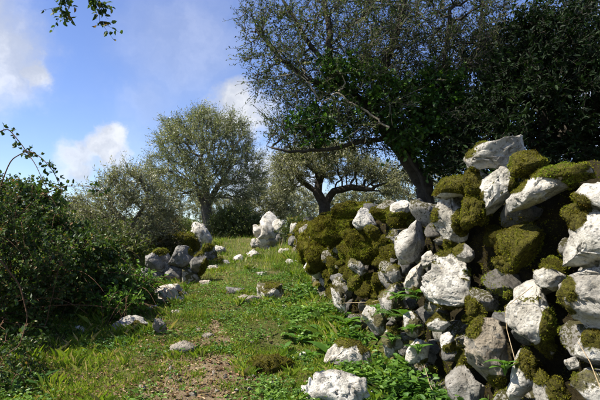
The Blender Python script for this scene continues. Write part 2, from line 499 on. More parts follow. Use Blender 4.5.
def stone_verts(sub, seed, sx, sy, sz, outline=None, rough=1.0, cuts=13, p=0.6):
    """local shape: x = across, y = towards the back, z = up; outline = (th, R) in metres"""
    rg = np.random.default_rng(seed)
    D, faces = ico(sub)
    q = np.sqrt(D[:, 0] ** 2 + D[:, 2] ** 2); th = np.arctan2(D[:, 2], D[:, 0])
    if outline is not None:
        R = np.interp(th, np.append(outline[0], math.pi), np.append(outline[1], outline[1][0]))
        k = q ** 0.55
        P = np.stack([R * k * np.cos(th), np.sign(D[:, 1]) * np.abs(D[:, 1]) ** 0.7 * sy, R * k * np.sin(th)], 1)
        S = float(outline[1].mean())
    else:
        P = np.sign(D) * np.abs(D) ** p * np.array([sx, sy, sz]); S = (sx * sy * sz) ** (1 / 3)
    dims = np.abs(P).max(0)
    ow = rg.uniform(-50, 50, 3)
    box0 = P.min(0), P.max(0)
    P = P + rough * S * 0.17 * np.stack([fbm(P / S * 1.8 + ow + 9 * q, 3, seed + 60 + q) for q in range(3)], 1)
    for i in range(cuts):                               # flat broken faces
        n = rg.normal(size=3)
        if outline is not None: n[[0, 2]] *= 0.95; n[1] = -abs(n[1])
        n /= np.linalg.norm(n)
        h = (P @ n).max() * rg.uniform(0.5, 0.84)
        ov = P @ n - h
        P = P - np.clip(ov, 0, None)[:, None] * n * 0.97
    o = rg.uniform(-50, 50, 3)
    N = nrm(P / dims ** 2)
    X = P / S
    Xw = X + 0.25 * np.stack([fbm(X * 2 + o + 7 * q, 2, seed + 40 + q) for q in range(3)], 1)
    d = 0.02 * fbm(X * 1.5 + o, 2, seed) + 0.065 * fbm(Xw * 2.4 + o, 5, seed + 9, 0.6, True) + 0.035 * fbm(Xw * 9 + o, 3, seed + 5, 0.7)
    pits = fbm(Xw * 5.0 + o + 3, 3, seed + 12); d = d - 0.10 * np.clip(pits - 0.25, 0, 0.3)
    crack = np.abs(fbm(Xw * 1.3 - o, 3, seed + 21)); d = d - 0.16 * np.exp(-(crack / 0.03) ** 2) * sstep(0.5 + 2 * fbm(X * 1.1 + o, 2, seed + 33))
    step_ = fbm(Xw * 1.9 + o + 11, 3, seed + 27); d = d + 0.13 * np.round(step_ * 4) / 4   # broken ledges
    P = P + N * (d * S * rough)[:, None]
    sd = nrm(rg.normal(size=(16, 3))); cell = (nrm(Xw) @ sd.T).argmax(1)      # broken faces standing proud of each other
    P = P + N * (rg.uniform(-0.075, 0.075, 16)[cell] * S * min(rough, 1.3))[:, None]
    lo, hi = P.min(0), P.max(0)                         # keep the size it was asked to have
    P = box0[0] + (P - lo) / (hi - lo) * (box0[1] - box0[0])
    return P, faces


def view_basis(p):
    """across / away / up at a point seen from the path (level axes)"""
    a = np.array([p[0] - CAM[0], p[1] - CAM[1], 0]); a /= np.linalg.norm(a)
    return np.stack([np.array([a[1], -a[0], 0]), a, np.array([0, 0, 1.0])])


def stone_from_outline(poly, hit, parent, mat, seed, name='stone', thick=0.8, sub=5, sink=0.2, rough=1.0, grow=1.07):
    c, th, R = polar(poly)
    p = hit(c[0], c[1])
    depth = (p - CAM) @ FWD
    m = depth / F
    th2 = -th[::-1]; R2 = R[::-1] * m * grow          # pixel y runs down
    o = np.argsort(th2); th2, R2 = th2[o], R2[o]
    sy = thick * np.median(R2)
    P, faces = stone_verts(sub, seed, 1, sy, 1, (th2, R2), rough)
    P = P @ view_basis(p)
    p = p + view_basis(p)[1] * sy * sink
    g = Geo(); g.add(P, faces, 0, True)
    ob = g.build(name, mat, parent, p)
    return ob, p, float(np.median(R2)), sy


# moss: lumpy cushion + short shoots
def moss_geo(g, c, rad, basis, seed, shoots, length, sub=4, base_mat=0, shoot_mat=1):
    rg = np.random.default_rng(seed)
    D, faces = ico(sub)
    o = rg.uniform(-40, 40, 3)
    P, faces = stone_verts(sub, seed, rad[0] * 1.15, rad[1] * 1.15, rad[2] * 1.15, None, 2.3, 6, 0.85)
    P = P + nrm(P) * (0.045 * fbm(P / 0.11 + o, 2, seed + 8) + 0.02 * fbm(P / 0.045 + o, 2, seed + 3))[:, None]
    P = P @ basis + c
    g.add(P, faces, base_mat, True)
    A = P[faces[:, 0]]; B = P[faces[:, 1]]; C = P[faces[:, 2]]
    N = np.cross(B - A, C - A); ar = np.linalg.norm(N, axis=1); N = nrm(N)
    pr = ar / ar.sum()
    i = rg.choice(len(faces), shoots, p=pr)
    w = rg.dirichlet((1, 1, 1), shoots)
    Q = A[i] * w[:, :1] + B[i] * w[:, 1:2] + C[i] * w[:, 2:]
    dirv = nrm(N[i] + rg.normal(size=(shoots, 3)) * 0.55 + np.array([0, 0, 0.25]))
    L = length * rg.uniform(0.5, 1.4, shoots)[:, None]
    s = nrm(np.cross(dirv, rg.normal(size=(shoots, 3)))) * L * 0.28
    V = np.stack([Q - dirv * L * 0.2 + s, Q + dirv * L, Q - dirv * L * 0.2 - s], 1).reshape(-1, 3)
    g.add(V, np.arange(shoots * 3).reshape(-1, 3), shoot_mat)


MOSS = [M['moss_base'], M['moss']]


def moss_patch(px, py, rx, ry, hit, parent, seed, thick=0.6, sink=0.1, shoots=None, name='moss_cushion', pull=0.0):
    p = hit(px, py); m = ((p - CAM) @ FWD) / F
    B = view_basis(p)
    rad = np.array([rx * m, thick * min(rx, ry) * m, ry * m])
    p = p + B[1] * (rad[1] * sink - pull)
    if shoots is None: shoots = int(np.clip(rx * ry * 26, 700, 24000))
    g = Geo(); moss_geo(g, np.zeros(3), rad, B, seed, shoots, max(0.007, 1.35 * m), 4 if rx * ry > 500 else 3)
    return g.build(name, MOSS, parent, p)


# ------------------------------------------------------------------ dry-stone wall along the right of the path
wall = thing('dry_stone_wall', (float(wall_x(4.3)) + 0.5, 4.3, float(H(0.6, 4.3))),
             'tumbledown mossy dry stone wall of white limestone along the right side of path', 'wall')
WP = np.array(wall.location)


surf = []                                             # world-space surfaces the moss grows on


def to_wall(o):
    """children are given world positions; the parent sits at WP"""
    o.location = Vector(o.location) - Vector(WP); return o


# rubble core
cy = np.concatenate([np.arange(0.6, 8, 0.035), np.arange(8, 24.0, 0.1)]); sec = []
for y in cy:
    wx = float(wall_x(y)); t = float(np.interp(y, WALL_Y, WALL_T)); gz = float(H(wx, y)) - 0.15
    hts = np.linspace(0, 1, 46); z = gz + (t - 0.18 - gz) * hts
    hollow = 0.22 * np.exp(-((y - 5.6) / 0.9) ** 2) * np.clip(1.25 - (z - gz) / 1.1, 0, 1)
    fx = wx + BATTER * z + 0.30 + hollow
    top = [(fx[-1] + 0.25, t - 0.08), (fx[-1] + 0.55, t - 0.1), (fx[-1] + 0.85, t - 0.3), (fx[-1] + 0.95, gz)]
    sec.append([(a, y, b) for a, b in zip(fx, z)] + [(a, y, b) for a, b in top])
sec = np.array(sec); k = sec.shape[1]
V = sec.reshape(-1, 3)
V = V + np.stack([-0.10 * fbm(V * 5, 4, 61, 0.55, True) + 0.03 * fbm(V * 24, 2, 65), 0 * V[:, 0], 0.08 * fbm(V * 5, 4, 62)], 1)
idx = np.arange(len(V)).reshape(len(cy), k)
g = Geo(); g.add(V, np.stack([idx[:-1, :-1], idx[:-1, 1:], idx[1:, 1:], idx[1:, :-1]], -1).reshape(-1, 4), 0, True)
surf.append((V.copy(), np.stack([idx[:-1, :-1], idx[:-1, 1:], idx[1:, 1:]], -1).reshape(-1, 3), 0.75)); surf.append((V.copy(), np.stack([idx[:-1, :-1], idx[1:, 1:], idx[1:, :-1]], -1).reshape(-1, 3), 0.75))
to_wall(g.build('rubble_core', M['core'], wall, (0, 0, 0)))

hero = [  # outlines of the stones one can tell apart (photograph pixels), thickness, material
    ([(465, 169), (466, 157), (490, 144), (512, 136), (522, 145), (519, 152), (509, 158), (499, 169)], 0.9, 'rock', 'broad pale capstone on top of the wall'),
    ([(481, 171), (512, 167), (517, 180), (509, 191), (500, 209), (493, 214), (487, 191)], 0.8, 'rock', None),
    ([(509, 210), (512, 195), (539, 176), (550, 169), (565, 174), (573, 187), (557, 193), (539, 201), (524, 210)], 1.5, 'rock', 'overhanging white slab with deep shade below'),
    ([(434, 225), (437, 195), (449, 191), (452, 208), (467, 216), (470, 236), (449, 244), (437, 240)], 0.7, 'rock', None),
    ([(567, 263), (576, 232), (588, 217), (602, 205), (628, 212), (630, 262), (600, 268), (572, 267)], 0.8, 'rock', None),
    ([(578, 193), (584, 184), (600, 182), (628, 188), (625, 214), (600, 208), (586, 203)], 0.9, 'rock', None),
    ([(395, 238), (411, 226), (423, 221), (424, 244), (420, 260), (398, 264)], 0.7, 'rock', None),
    ([(390, 204), (402, 200), (410, 211), (408, 217), (390, 216)], 0.9, 'rock', None),
    ([(353, 221), (362, 210), (372, 208), (376, 224), (364, 230), (353, 228)], 0.6, 'rock', None),
    ([(365, 229), (377, 226), (379, 237), (372, 241)], 0.7, 'rock', None),
    ([(422, 291), (437, 272), (439, 257), (449, 252), (456, 265), (472, 280), (470, 295), (460, 306), (437, 306), (428, 299)], 0.7, 'rock', 'white wedge shaped stone'),
    ([(535, 272), (545, 266), (564, 274), (558, 284), (548, 291), (537, 284)], 0.8, 'rock', None),
    ([(508, 329), (508, 312), (517, 306), (512, 295), (526, 282), (536, 286), (549, 302), (551, 318), (549, 347), (539, 355), (524, 345)], 0.7, 'rock', 'tall grey and white upright stone'),
    ([(466, 346), (486, 320), (500, 329), (506, 359), (500, 378), (490, 386), (471, 363)], 0.6, 'rock_path', 'flat faced grey stone shaped like a kite'),
    ([(426, 323), (439, 314), (450, 319), (444, 331), (433, 332)], 0.8, 'rock', None),
    ([(440, 333), (452, 334), (455, 350), (446, 347)], 0.8, 'rock', None),
    ([(406, 352), (415, 340), (429, 346), (427, 363), (407, 360)], 0.8, 'rock', None),
    ([(446, 371), (460, 369), (483, 388), (480, 408), (458, 408), (448, 385)], 0.8, 'rock', None),
    ([(508, 380), (515, 357), (525, 353), (529, 374), (536, 404), (511, 404)], 0.8, 'rock', None),
    ([(535, 379), (543, 375), (549, 384), (561, 374), (567, 408), (538, 408)], 0.8, 'rock', None),
    ([(565, 361), (576, 357), (579, 370), (567, 371)], 0.8, 'rock', None),
    ([(564, 300), (577, 284), (595, 277), (630, 274), (630, 318), (602, 336), (585, 326), (570, 313)], 0.7, 'rock', None),
    ([(575, 272), (590, 267), (612, 268), (612, 277), (580, 277)], 1.0, 'rock', None),
    ([(421, 255), (431, 251), (435, 264), (424, 269)], 0.9, 'rock', None),
    ([(577, 340), (590, 333), (615, 338), (618, 362), (585, 360)], 0.8, 'rock', None),
    ([(575, 385), (590, 372), (618, 376), (618, 410), (580, 410)], 0.8, 'rock_mossy', None),
    ([(304, 268), (312, 258), (326, 257), (328, 268), (318, 279), (306, 279)], 0.8, 'rock', None),
    ([(331, 292), (338, 286), (346, 290), (346, 310), (334, 311)], 0.9, 'rock_mossy', None),
    ([(378, 300), (388, 286), (402, 284), (406, 300), (398, 316), (382, 318)], 0.8, 'rock_mossy', None),
    ([(362, 318), (372, 302), (384, 308), (386, 330), (368, 334)], 0.8, 'rock_mossy', None),
    ([(407, 268), (420, 262), (424, 284), (412, 296), (404, 286)], 0.8, 'rock', None),
    ([(404, 322), (418, 312), (424, 330), (412, 338)], 0.8, 'rock_mossy', None),
    ([(384, 338), (398, 328), (404, 346), (392, 358), (382, 352)], 0.8, 'rock_mossy', None),
    ([(348, 262), (360, 256), (366, 270), (354, 276)], 0.8, 'rock_mossy', None),
    ([(348, 278), (358, 274), (362, 286), (350, 290)], 0.8, 'rock', None),
    ([(385, 268), (398, 266), (402, 280), (388, 284)], 0.8, 'rock_mossy', None),
    ([(455, 250), (464, 244), (474, 250), (470, 262), (458, 262)], 0.8, 'rock', None),
    ([(493, 262), (505, 256), (510, 268), (500, 276)], 0.8, 'rock_mossy', None),
    ([(468, 306), (476, 300), (484, 312), (474, 318)], 0.8, 'rock', None),
    ([(511, 160), (519, 150), (534, 151), (546, 164), (532, 176), (516, 172)], 1.1, 'rock_mossy', None),
    ([(434, 192), (444, 181), (464, 177), (480, 183), (478, 198), (450, 199)], 1.1, 'rock_mossy', None),
    ([(543, 171), (558, 163), (582, 166), (592, 178), (566, 181)], 1.3, 'rock_mossy', None),
    ([(464, 173), (480, 167), (490, 178), (482, 194), (464, 192)], 1.0, 'rock_mossy', None),
    ([(462, 202), (470, 196), (482, 202), (486, 222), (470, 228)], 0.9, 'rock_mossy', None),
    ([(500, 238), (514, 226), (534, 232), (540, 256), (524, 272), (504, 262)], 0.8, 'rock_mossy', None),
    ([(566, 212), (576, 203), (590, 206), (588, 222), (572, 228)], 0.8, 'rock_mossy', None),
    ([(290, 226), (300, 222), (304, 232), (292, 234)], 0.8, 'rock', None),
    ([(288, 236), (300, 234), (302, 246), (290, 247)], 0.8, 'rock_grey', None),
]
hero_pos = []; hero_obs = []
BIG = {0, 1, 2, 3, 4, 10, 12, 13, 21}
for i, (poly, th_, mt, lab) in enumerate(hero):
    ob, p, r, sy = stone_from_outline(poly, wall_hit, wall, M[mt], 100 + i * 7, 'stone', th_, 5 if i in BIG else 4, 0.12 if lab is None else 0.05)
    if lab: ob['label'] = lab
    hero_pos.append((p[0], p[1], p[2], r))
    hero_obs.append((ob, p, 5 if i in BIG else 4))
    to_wall(ob)

moss_list = [  # px, py, rx, ry, thickness
    (527, 161, 17, 13, .8), (455, 184, 26, 10, .8), (474, 204, 11, 26, .6), (556, 170, 30, 9, .9), (520, 182, 9, 16, .6),
    (578, 212, 15, 18, .7), (519, 250, 24, 30, .5), (490, 232, 16, 14, .4), (473, 316, 9, 22, .6), (483, 283, 11, 16, .5),
    (535, 364, 15, 14, .6), (553, 338, 10, 22, .5), (572, 290, 10, 18, .5), (440, 308, 22, 6, .7), (425, 309, 10, 14, .5),
    (455, 355, 12, 10, .6), (497, 392, 14, 10, .7), (550, 258, 16, 10, .5), (448, 247, 16, 8, .6), (585, 178, 22, 7, .9),
    (340, 238, 36, 30, .7), (325, 262, 16, 28, .6), (368, 248, 18, 22, .6), (336, 208, 22, 13, .9), (372, 202, 16, 9, .9),
    (398, 219, 24, 8, .9), (310, 248, 12, 20, .8), (352, 288, 14, 18, .6), (322, 290, 10, 16, .7), (428, 215, 14, 10, .7),
    (383, 240, 12, 26, .5), (374, 280, 14, 22, .5), (418, 300, 12, 12, .5), (396, 322, 12, 12, .5), (560, 392, 10, 10, .6),
    (500, 300, 9, 14, .5), (598, 340, 14, 8, .6), (430, 370, 14, 10, .6), (350, 312, 14, 10, .6), (300, 262, 8, 12, .8),
    (512, 222, 24, 8, .5), (462, 226, 8, 16, .5),
]
pc, pr = [], []
for (a, b, rx, ry, tk) in moss_list:
    p = wall_hit(a, b); m = ((p - CAM) @ FWD) / F; pc.append((p, view_basis(p), np.array([rx * m * 1.15, 0.22 + rx * m * 0.5, ry * m * 1.15])))


def moss_weight(ctr, Nz, amb=0.0, pcs=None, up=0.55):
    nz = fbm(ctr * 5.5, 4, 90); wgt = np.zeros(len(ctr))
    for p, Bs, rd in (pc if pcs is None else pcs):
        dd = np.linalg.norm(((ctr - p) @ Bs.T) / rd, axis=1)
        wgt = np.maximum(wgt, sstep((1.12 - dd + 0.7 * nz) / 0.2))
    wgt = np.maximum(wgt, sstep((nz + 0.45 * Nz - up) / 0.12))
    if amb: wgt = np.maximum(wgt, amb * sstep(0.4 + 1.5 * nz) if amb != 0.49 else 0.5 + 0.5 * sstep(0.7 + 1.5 * nz))
    return wgt


def moss_skin(me, off, pcs=None, up=0.55):
    """thicken the mesh where moss grows and record where that is; returns world vertices"""
    n = len(me.vertices); vv = np.empty(n * 3, np.float32); me.vertices.foreach_get('co', vv); vv = vv.reshape(-1, 3).astype(float)
    nn = np.empty(n * 3, np.float32); me.vertex_normals.foreach_get('vector', nn); nn = nn.reshape(-1, 3)
    w = moss_weight(vv + off, nn[:, 2], 0.0, pcs, up)
    vv = vv + nn * (w * (0.008 + 0.012 * fbm((vv + off) * 30, 3, 77)))[:, None]
    me.vertices.foreach_set('co', vv.astype(np.float32).ravel())
    at = me.attributes.new('moss', 'FLOAT', 'POINT'); at.data.foreach_set('value', w.astype(np.float32)); me.update()
    return vv + off


for ob, p, sb in hero_obs:
    surf.append((moss_skin(ob.data, np.array(p)), ico(sb)[1], 0.0))

# smaller stones filling the face and the crest (shared shapes)
rg = np.random.default_rng(77)
fill_meshes = []; moss_meshes = []
for kx in range(10):
    P, fc = stone_verts(3, 900 + kx, *(np.array([1, 0.8, 0.7]) * rg.uniform(0.8, 1.2, 3)), None, 1.0, 8)
    g = Geo(); g.add(P, fc, 0, True); fill_meshes.append(g.mesh('fill_stone', [M['rock_mossy'] if kx % 2 else M['rock_grey']])); moss_meshes.append(g.mesh('fill_stone', [M['moss_base']]))
from mathutils import Euler
heroc = np.array(hero_pos)
placed = []
for i in range(4200):
    y = 1.7 + 8.3 * rg.uniform() ** 1.3 if i < 3900 else rg.uniform(9, 22)
    wx = float(wall_x(y)); t = float(np.interp(y, WALL_Y, WALL_T)); gz0 = float(H(wx, y))
    hh = rg.uniform(-0.02, 1.0); z = gz0 + (t - gz0) * hh
    s = rg.uniform(0.09, 0.19) * (1.0 if i < 1300 else (0.55 if i < 2400 else 0.32))
    if y > 9: s *= 1.3
    x = wx + BATTER * z + 0.10 + 0.5 * s + rg.uniform(-0.02, 0.05) + 0.2 * math.exp(-((y - 5.6) / 0.9) ** 2) * float(np.clip(1.2 - (z - gz0) / 1.1, 0, 1))
    if hh > 0.93: x += rg.uniform(0, 0.5); z = t - 0.06
    if 4.4 < y < 6.6 and hh < 0.4 and rg.uniform() < 0.6: continue
    c = np.array([x, y, z])
    dyz = np.hypot(heroc[:, 1] - y, heroc[:, 2] - z)
    if (dyz < (heroc[:, 3] * 0.85 + s * 0.55)).any(): continue
    if placed:
        q = np.array(placed)
        if (np.hypot(q[:, 1] - y, q[:, 2] - z) < (q[:, 3] + s) * 0.72).any(): continue
    placed.append((x, y, z, s))
    if len(placed) > 275: break
    cover = max(sstep(1.25 - np.linalg.norm(((c - p) @ Bs.T) / rd)) for p, Bs, rd in pc) > 0.02 or (5.6 < y < 9.5 and rg.uniform() < 0.6)
    me = (moss_meshes if cover else fill_meshes)[i % 10]
    o = link('stone', me, wall, (x, y, z)); o.scale = (s * rg.uniform(.85, 1.1), s * rg.uniform(1.0, 1.35), s * rg.uniform(0.8, 1.05)); o.rotation_euler = (rg.uniform(-.5, .5), rg.uniform(-.5, .5), rg.uniform(0, 6.28))
    if y < 9.5:
        vv = np.empty(len(me.vertices) * 3, np.float32); me.vertices.foreach_get('co', vv)
        Rm = np.array(Euler(o.rotation_euler).to_matrix())
        surf.append(((vv.reshape(-1, 3) * np.array(o.scale)) @ Rm.T + c, ico(3)[1], 0.49 if cover else 0.2))
    to_wall(o)
# larger blocks of the far stretch and of the stretch beside the camera
for i in range(34):
    y = 9.0 + 13 * (i + rg.uniform()) / 34
    wx = float(wall_x(y)); t = float(np.interp(y, WALL_Y, WALL_T)); gz = float(H(wx, y))
    hh = rg.uniform(0.1, 1.05); z = gz + (t - gz) * hh
    s = rg.uniform(0.14, 0.26)
    o = link('stone', fill_meshes[(i * 3) % 10], wall, (wx + BATTER * z + 0.14 + (0.2 if hh > 0.9 else 0), y, z)); to_wall(o)
    o.scale = (s, s * 1.2, s * 0.9); o.rotation_euler = rg.uniform(0, 6.28, 3)

for i, (a, b, rx, ry, tk) in enumerate([(336, 230, 28, 17, .8), (321, 254, 15, 18, .8), (361, 247, 15, 16, .7), (352, 209, 18, 8, .9), (384, 214, 12, 6, .9), (306, 250, 9, 15, .8)]):
    to_wall(moss_patch(a, b, rx, ry, wall_hit, wall, 400 + i, tk, 0.9 if b > 192 else 0.6))
# moss creeping over stones and earth, one carpet of shoots
rgm = np.random.default_rng(808)


def grow_moss(g, V_, F_, amb=0.0, pcs=None, up=0.55):
    A = V_[F_[:, 0]]; Bv = V_[F_[:, 1]]; C = V_[F_[:, 2]]; ctr = (A + Bv + C) / 3
    Nn = np.cross(Bv - A, C - A); ar = np.linalg.norm(Nn, axis=1) / 2; Nn = nrm(Nn)
    if amb > 0.5: Nn = np.where((Nn[:, :1] > 0.3), -Nn, Nn)
    wgt = moss_weight(ctr, Nn[:, 2], amb, pcs, up) ** 2
    dist = np.linalg.norm(ctr - CAM, axis=1)
    L0 = np.clip(0.0022 * dist, 0.0065, 0.03)
    num = ar * wgt * 1.15 / L0 ** 2 * (dist < 24) * (ctr[:, 1] > 1.8)
    cnt = rgm.poisson(np.clip(num, 0, 60)); ii = np.repeat(np.arange(len(ctr)), cnt); n = len(ii)
    if n == 0: return
    w = rgm.dirichlet((1, 1, 1), n); Q = A[ii] * w[:, :1] + Bv[ii] * w[:, 1:2] + C[ii] * w[:, 2:]
    Q = Q + Nn[ii] * (0.02 * np.clip(fbm(Q * 22, 2, 95), -0.2, 1))[:, None]
    dv = nrm(Nn[ii] + rgm.normal(size=(n, 3)) * 0.6 + np.array([0, 0, 0.2])); L = (L0[ii] * rgm.uniform(0.6, 1.6, n))[:, None]
    s_ = nrm(np.cross(dv, rgm.normal(size=(n, 3)))) * L * 0.34
    g.add(np.stack([Q - dv * L * 0.2 + s_, Q + dv * L, Q - dv * L * 0.2 - s_], 1).reshape(-1, 3), np.arange(n * 3).reshape(-1, 3), 0)


g = Geo()
for V_, F_, amb in surf: grow_moss(g, V_, F_, amb)
tag(to_wall(g.build('moss', M['moss'], wall, (0, 0, 0))), kind='stuff')
for i in range(22):                                   # moss on the far stretch
    y = 9.5 + 12 * (i + rg.uniform()) / 22
    wx = float(wall_x(y)); t = float(np.interp(y, WALL_Y, WALL_T)); gz = float(H(wx, y))
    z = gz + (t - gz) * rg.uniform(0.3, 1.0)
    g = Geo(); r = rg.uniform(0.15, 0.32)
    moss_geo(g, np.zeros(3), np.array([r, r * 1.3, r * 0.8]), np.eye(3), 700 + i, 900, 0.04, 3)
    to_wall(g.build('moss_cushion', MOSS, wall, (wx + BATTER * z + 0.16, y, z)))

# ------------------------------------------------------------------ boulders and loose stones (each a thing)
feet = []


def boulder(poly, label, mat='rock', seed=1, thick=0.9, sub=4, moss=(), group=None, name='boulder', cat='rock', sinkz=0.07, base=None, parts=(), rough=1.35):
    P = np.array(poly, float); bx = P[:, 0].mean(); by = P[:, 1].max() if base is None else base
    gp = ground_hit(bx, by)
    root = thing(name, gp, label, cat, group); feet.append((gp[0], gp[1], (P[:, 0].max() - P[:, 0].min()) / 2 * gp[1] / F))
    def hit(px, py): return at_depth(px, py, gp[1] + 0.05)
    pcs = []
    for mx, my, rx, ry in moss:
        q = hit(mx, my); m = ((q - CAM) @ FWD) / F; pcs.append((q, view_basis(q), np.array([rx * m * 1.15, 0.5, ry * m * 1.3])))
    up = 0.25 if mat == 'rock_mossy' else 0.7
    gm = Geo()
    for k, (pl, mt2) in enumerate([(poly, mat)] + list(parts)):
        ob, p, r, sy = stone_from_outline(pl, hit, root, M[mt2], seed + (31 + k if k else 0), 'stone', thick, sub if k == 0 else 4, 0.6, rough)
        off = np.array(p) - np.array([0, 0, sinkz])
        W = moss_skin(ob.data, off, pcs, up)
        grow_moss(gm, W, ico(sub if k == 0 else 4)[1], 0.0, pcs, up)
        ob.location = Vector(off) - Vector(gp)
    if gm.n > 600:
        mo = gm.build('moss', M['moss'], root, -Vector(gp)); tag(mo, kind='stuff')
    return root


boulder([(298, 398), (312, 384), (330, 371), (345, 367), (366, 377), (372, 392), (366, 412), (320, 414), (300, 410)],
        'bare white pitted boulder at the bottom edge below the mossy boulder', 'rock', 11, 0.9, 5)
boulder([(324, 352), (330, 341), (345, 336), (360, 340), (374, 352), (376, 366), (360, 376), (336, 370)],
        'white boulder with a thick yellow green moss cap at the wall foot', 'rock', 12, 0.9, moss=[(348, 341, 19, 6), (366, 349, 9, 6)])
boulder([(146, 264), (152, 252), (166, 249), (172, 260), (168, 272), (150, 274)],
        'dark grey craggy rocks of a fallen wall beside the bramble thicket left of path', 'rock_grey', 13, 0.9, base=283, sinkz=0.0, rough=1.15, moss=[(160, 250, 9, 4), (196, 252, 8, 4), (206, 270, 6, 8)], name='rock_heap',
        parts=[([(168, 258), (176, 246), (190, 246), (194, 258), (186, 268), (172, 268)], 'rock_grey'), ([(190, 256), (200, 250), (208, 262), (204, 276), (192, 272)], 'rock_grey'),
               ([(148, 272), (160, 268), (166, 278), (158, 287), (148, 284)], 'rock_grey'), ([(164, 272), (176, 265), (184, 274), (180, 286), (166, 286)], 'rock_grey'),
               ([(182, 272), (192, 268), (200, 276), (198, 286), (184, 287)], 'rock_mossy')])
boulder([(189, 238), (192, 225), (200, 220), (210, 226), (212, 238), (208, 246), (194, 246)],
        'bright white rock at the foot of the round olive tree', 'rock', 14, 0.8, base=247)
boulder([(164, 244), (172, 233), (186, 229), (196, 236), (202, 250), (190, 256), (170, 254)],
        'moss covered hump of rock above the dark grey outcrop', 'rock_mossy', 15, 0.9, moss=[(180, 236, 16, 9), (192, 245, 10, 10), (170, 243, 9, 7)], base=262)
boulder([(150, 292), (160, 283), (176, 281), (188, 290), (190, 300), (172, 303), (154, 301)],
        'pale crumbling rock just below the dark grey outcrop', 'rock', 16, 0.9, base=304)
boulder([(113, 327), (120, 317), (134, 312), (146, 318), (148, 330), (130, 335), (116, 335)],
        'white rock with a moss patch on the left verge of path', 'rock', 17, 0.9, moss=[(137, 329, 10, 6)], base=336,
        parts=[([(153, 322), (158, 312), (167, 316), (167, 327), (156, 328)], 'rock_path')])
boulder([(257, 292), (262, 284), (272, 280), (282, 285), (284, 298), (272, 302), (260, 300)],
        'rounded mossy stone standing in the grass right of path', 'rock_mossy', 18, 0.9, moss=[(272, 284, 9, 5)], base=303)
boulder([(234, 300), (240, 294), (254, 291), (262, 296), (256, 303), (240, 304)],
        'low grey stone against the left of the rounded mossy stone', 'rock_path', 19, 0.9, base=305, sub=4)
boulder([(168, 353), (176, 342), (190, 339), (201, 346), (198, 355), (180, 359)],
        'flat buff stone set into the path, widest of the path stones', 'rock_path', 20, 0.8, base=357, sinkz=0.03)
boulder([(84, 402), (92, 395), (108, 393), (122, 397), (126, 408), (100, 414)],
        'grey stone cut off by the bottom edge, left of path', 'rock_path', 21, 0.9, base=410)
rgh = np.random.default_rng(12); heap_parts = []
for (a, b_, r_) in [(259, 230, 6), (276, 226, 6), (282, 232, 6), (264, 240, 8), (275, 240, 8), (286, 242, 7), (293, 238, 6), (299, 243, 6), (256, 243, 5), (270, 232, 7), (291, 248, 5), (268, 249, 6), (280, 249, 5)]:
    n_ = 7; t_ = np.sort(rgh.uniform(0, 2 * math.pi / n_, n_) + np.arange(n_) * 2 * math.pi / n_); q_ = 1.4 * r_ * rgh.uniform(0.75, 1.2, n_)
    heap_parts.append(([(a + q * math.cos(t), b_ + 0.8 * q * math.sin(t)) for t, q in zip(t_, q_)], 'rock_grey' if len(heap_parts) % 5 == 4 else 'rock'))
boulder([(258, 236), (263, 224), (267, 214), (271, 211), (278, 218), (284, 229), (286, 244), (272, 248), (260, 246)],
        'jagged white heap of rubble where the path fades, right side', 'rock', 22, 0.9, base=250, rough=1.0, sinkz=0.0, name='rock_heap', parts=heap_parts)
boulder([(196, 252), (203, 241), (213, 245), (217, 257), (208, 264), (198, 262)], 'mossy broken wall stones between the dark rock heap and the bright white rock', 'rock_mossy', 29, 0.9, base=263, name='rock_heap',
        moss=[(205, 246, 9, 5)], parts=[([(210, 258), (218, 254), (224, 261), (218, 267), (211, 266)], 'rock'), ([(186, 262), (196, 258), (202, 266), (194, 272), (186, 270)], 'rock_mossy')])
boulder([(122, 284), (130, 275), (142, 274), (148, 284), (140, 292), (126, 292)], 'grey broken wall stones half swallowed by the farther bramble', 'rock_grey', 30, 0.9, base=293, name='rock_heap',
        parts=[([(138, 272), (146, 264), (154, 270), (150, 280), (140, 281)], 'rock_grey'), ([(108, 292), (116, 286), (126, 290), (122, 299), (110, 299)], 'rock')])
boulder([(211, 247), (217, 243), (226, 247), (225, 254), (214, 255)],
        'small white rock beside the path below the bright white rock', 'rock', 23, 0.8, base=255, sub=4)
boulder([(232, 256), (240, 252), (246, 256), (243, 262), (234, 262)],
        'small white stone on the grassy crest of the path', 'rock', 24, 0.8, base=262, sub=4)
boulder([(246, 252), (256, 247), (262, 252), (258, 258), (248, 258)], 'small pale stone left of the jagged white heap', 'rock', 27, 0.8, base=258, sub=4)
boulder([(224, 287), (232, 283), (246, 288), (243, 294), (228, 294)], 'low dark stone in the shaded grass left of the low grey stone', 'rock_grey', 25, 0.8, base=295, sub=4)
boulder([(236, 370), (248, 360), (264, 355), (284, 358), (296, 368), (280, 378), (250, 379)],
        'mound of yellow green moss over stone in the foreground grass', 'rock_mossy', 26, 0.8, base=376, sinkz=0.03,
        moss=[(256, 362, 16, 6), (276, 364, 12, 6), (246, 370, 9, 5)])
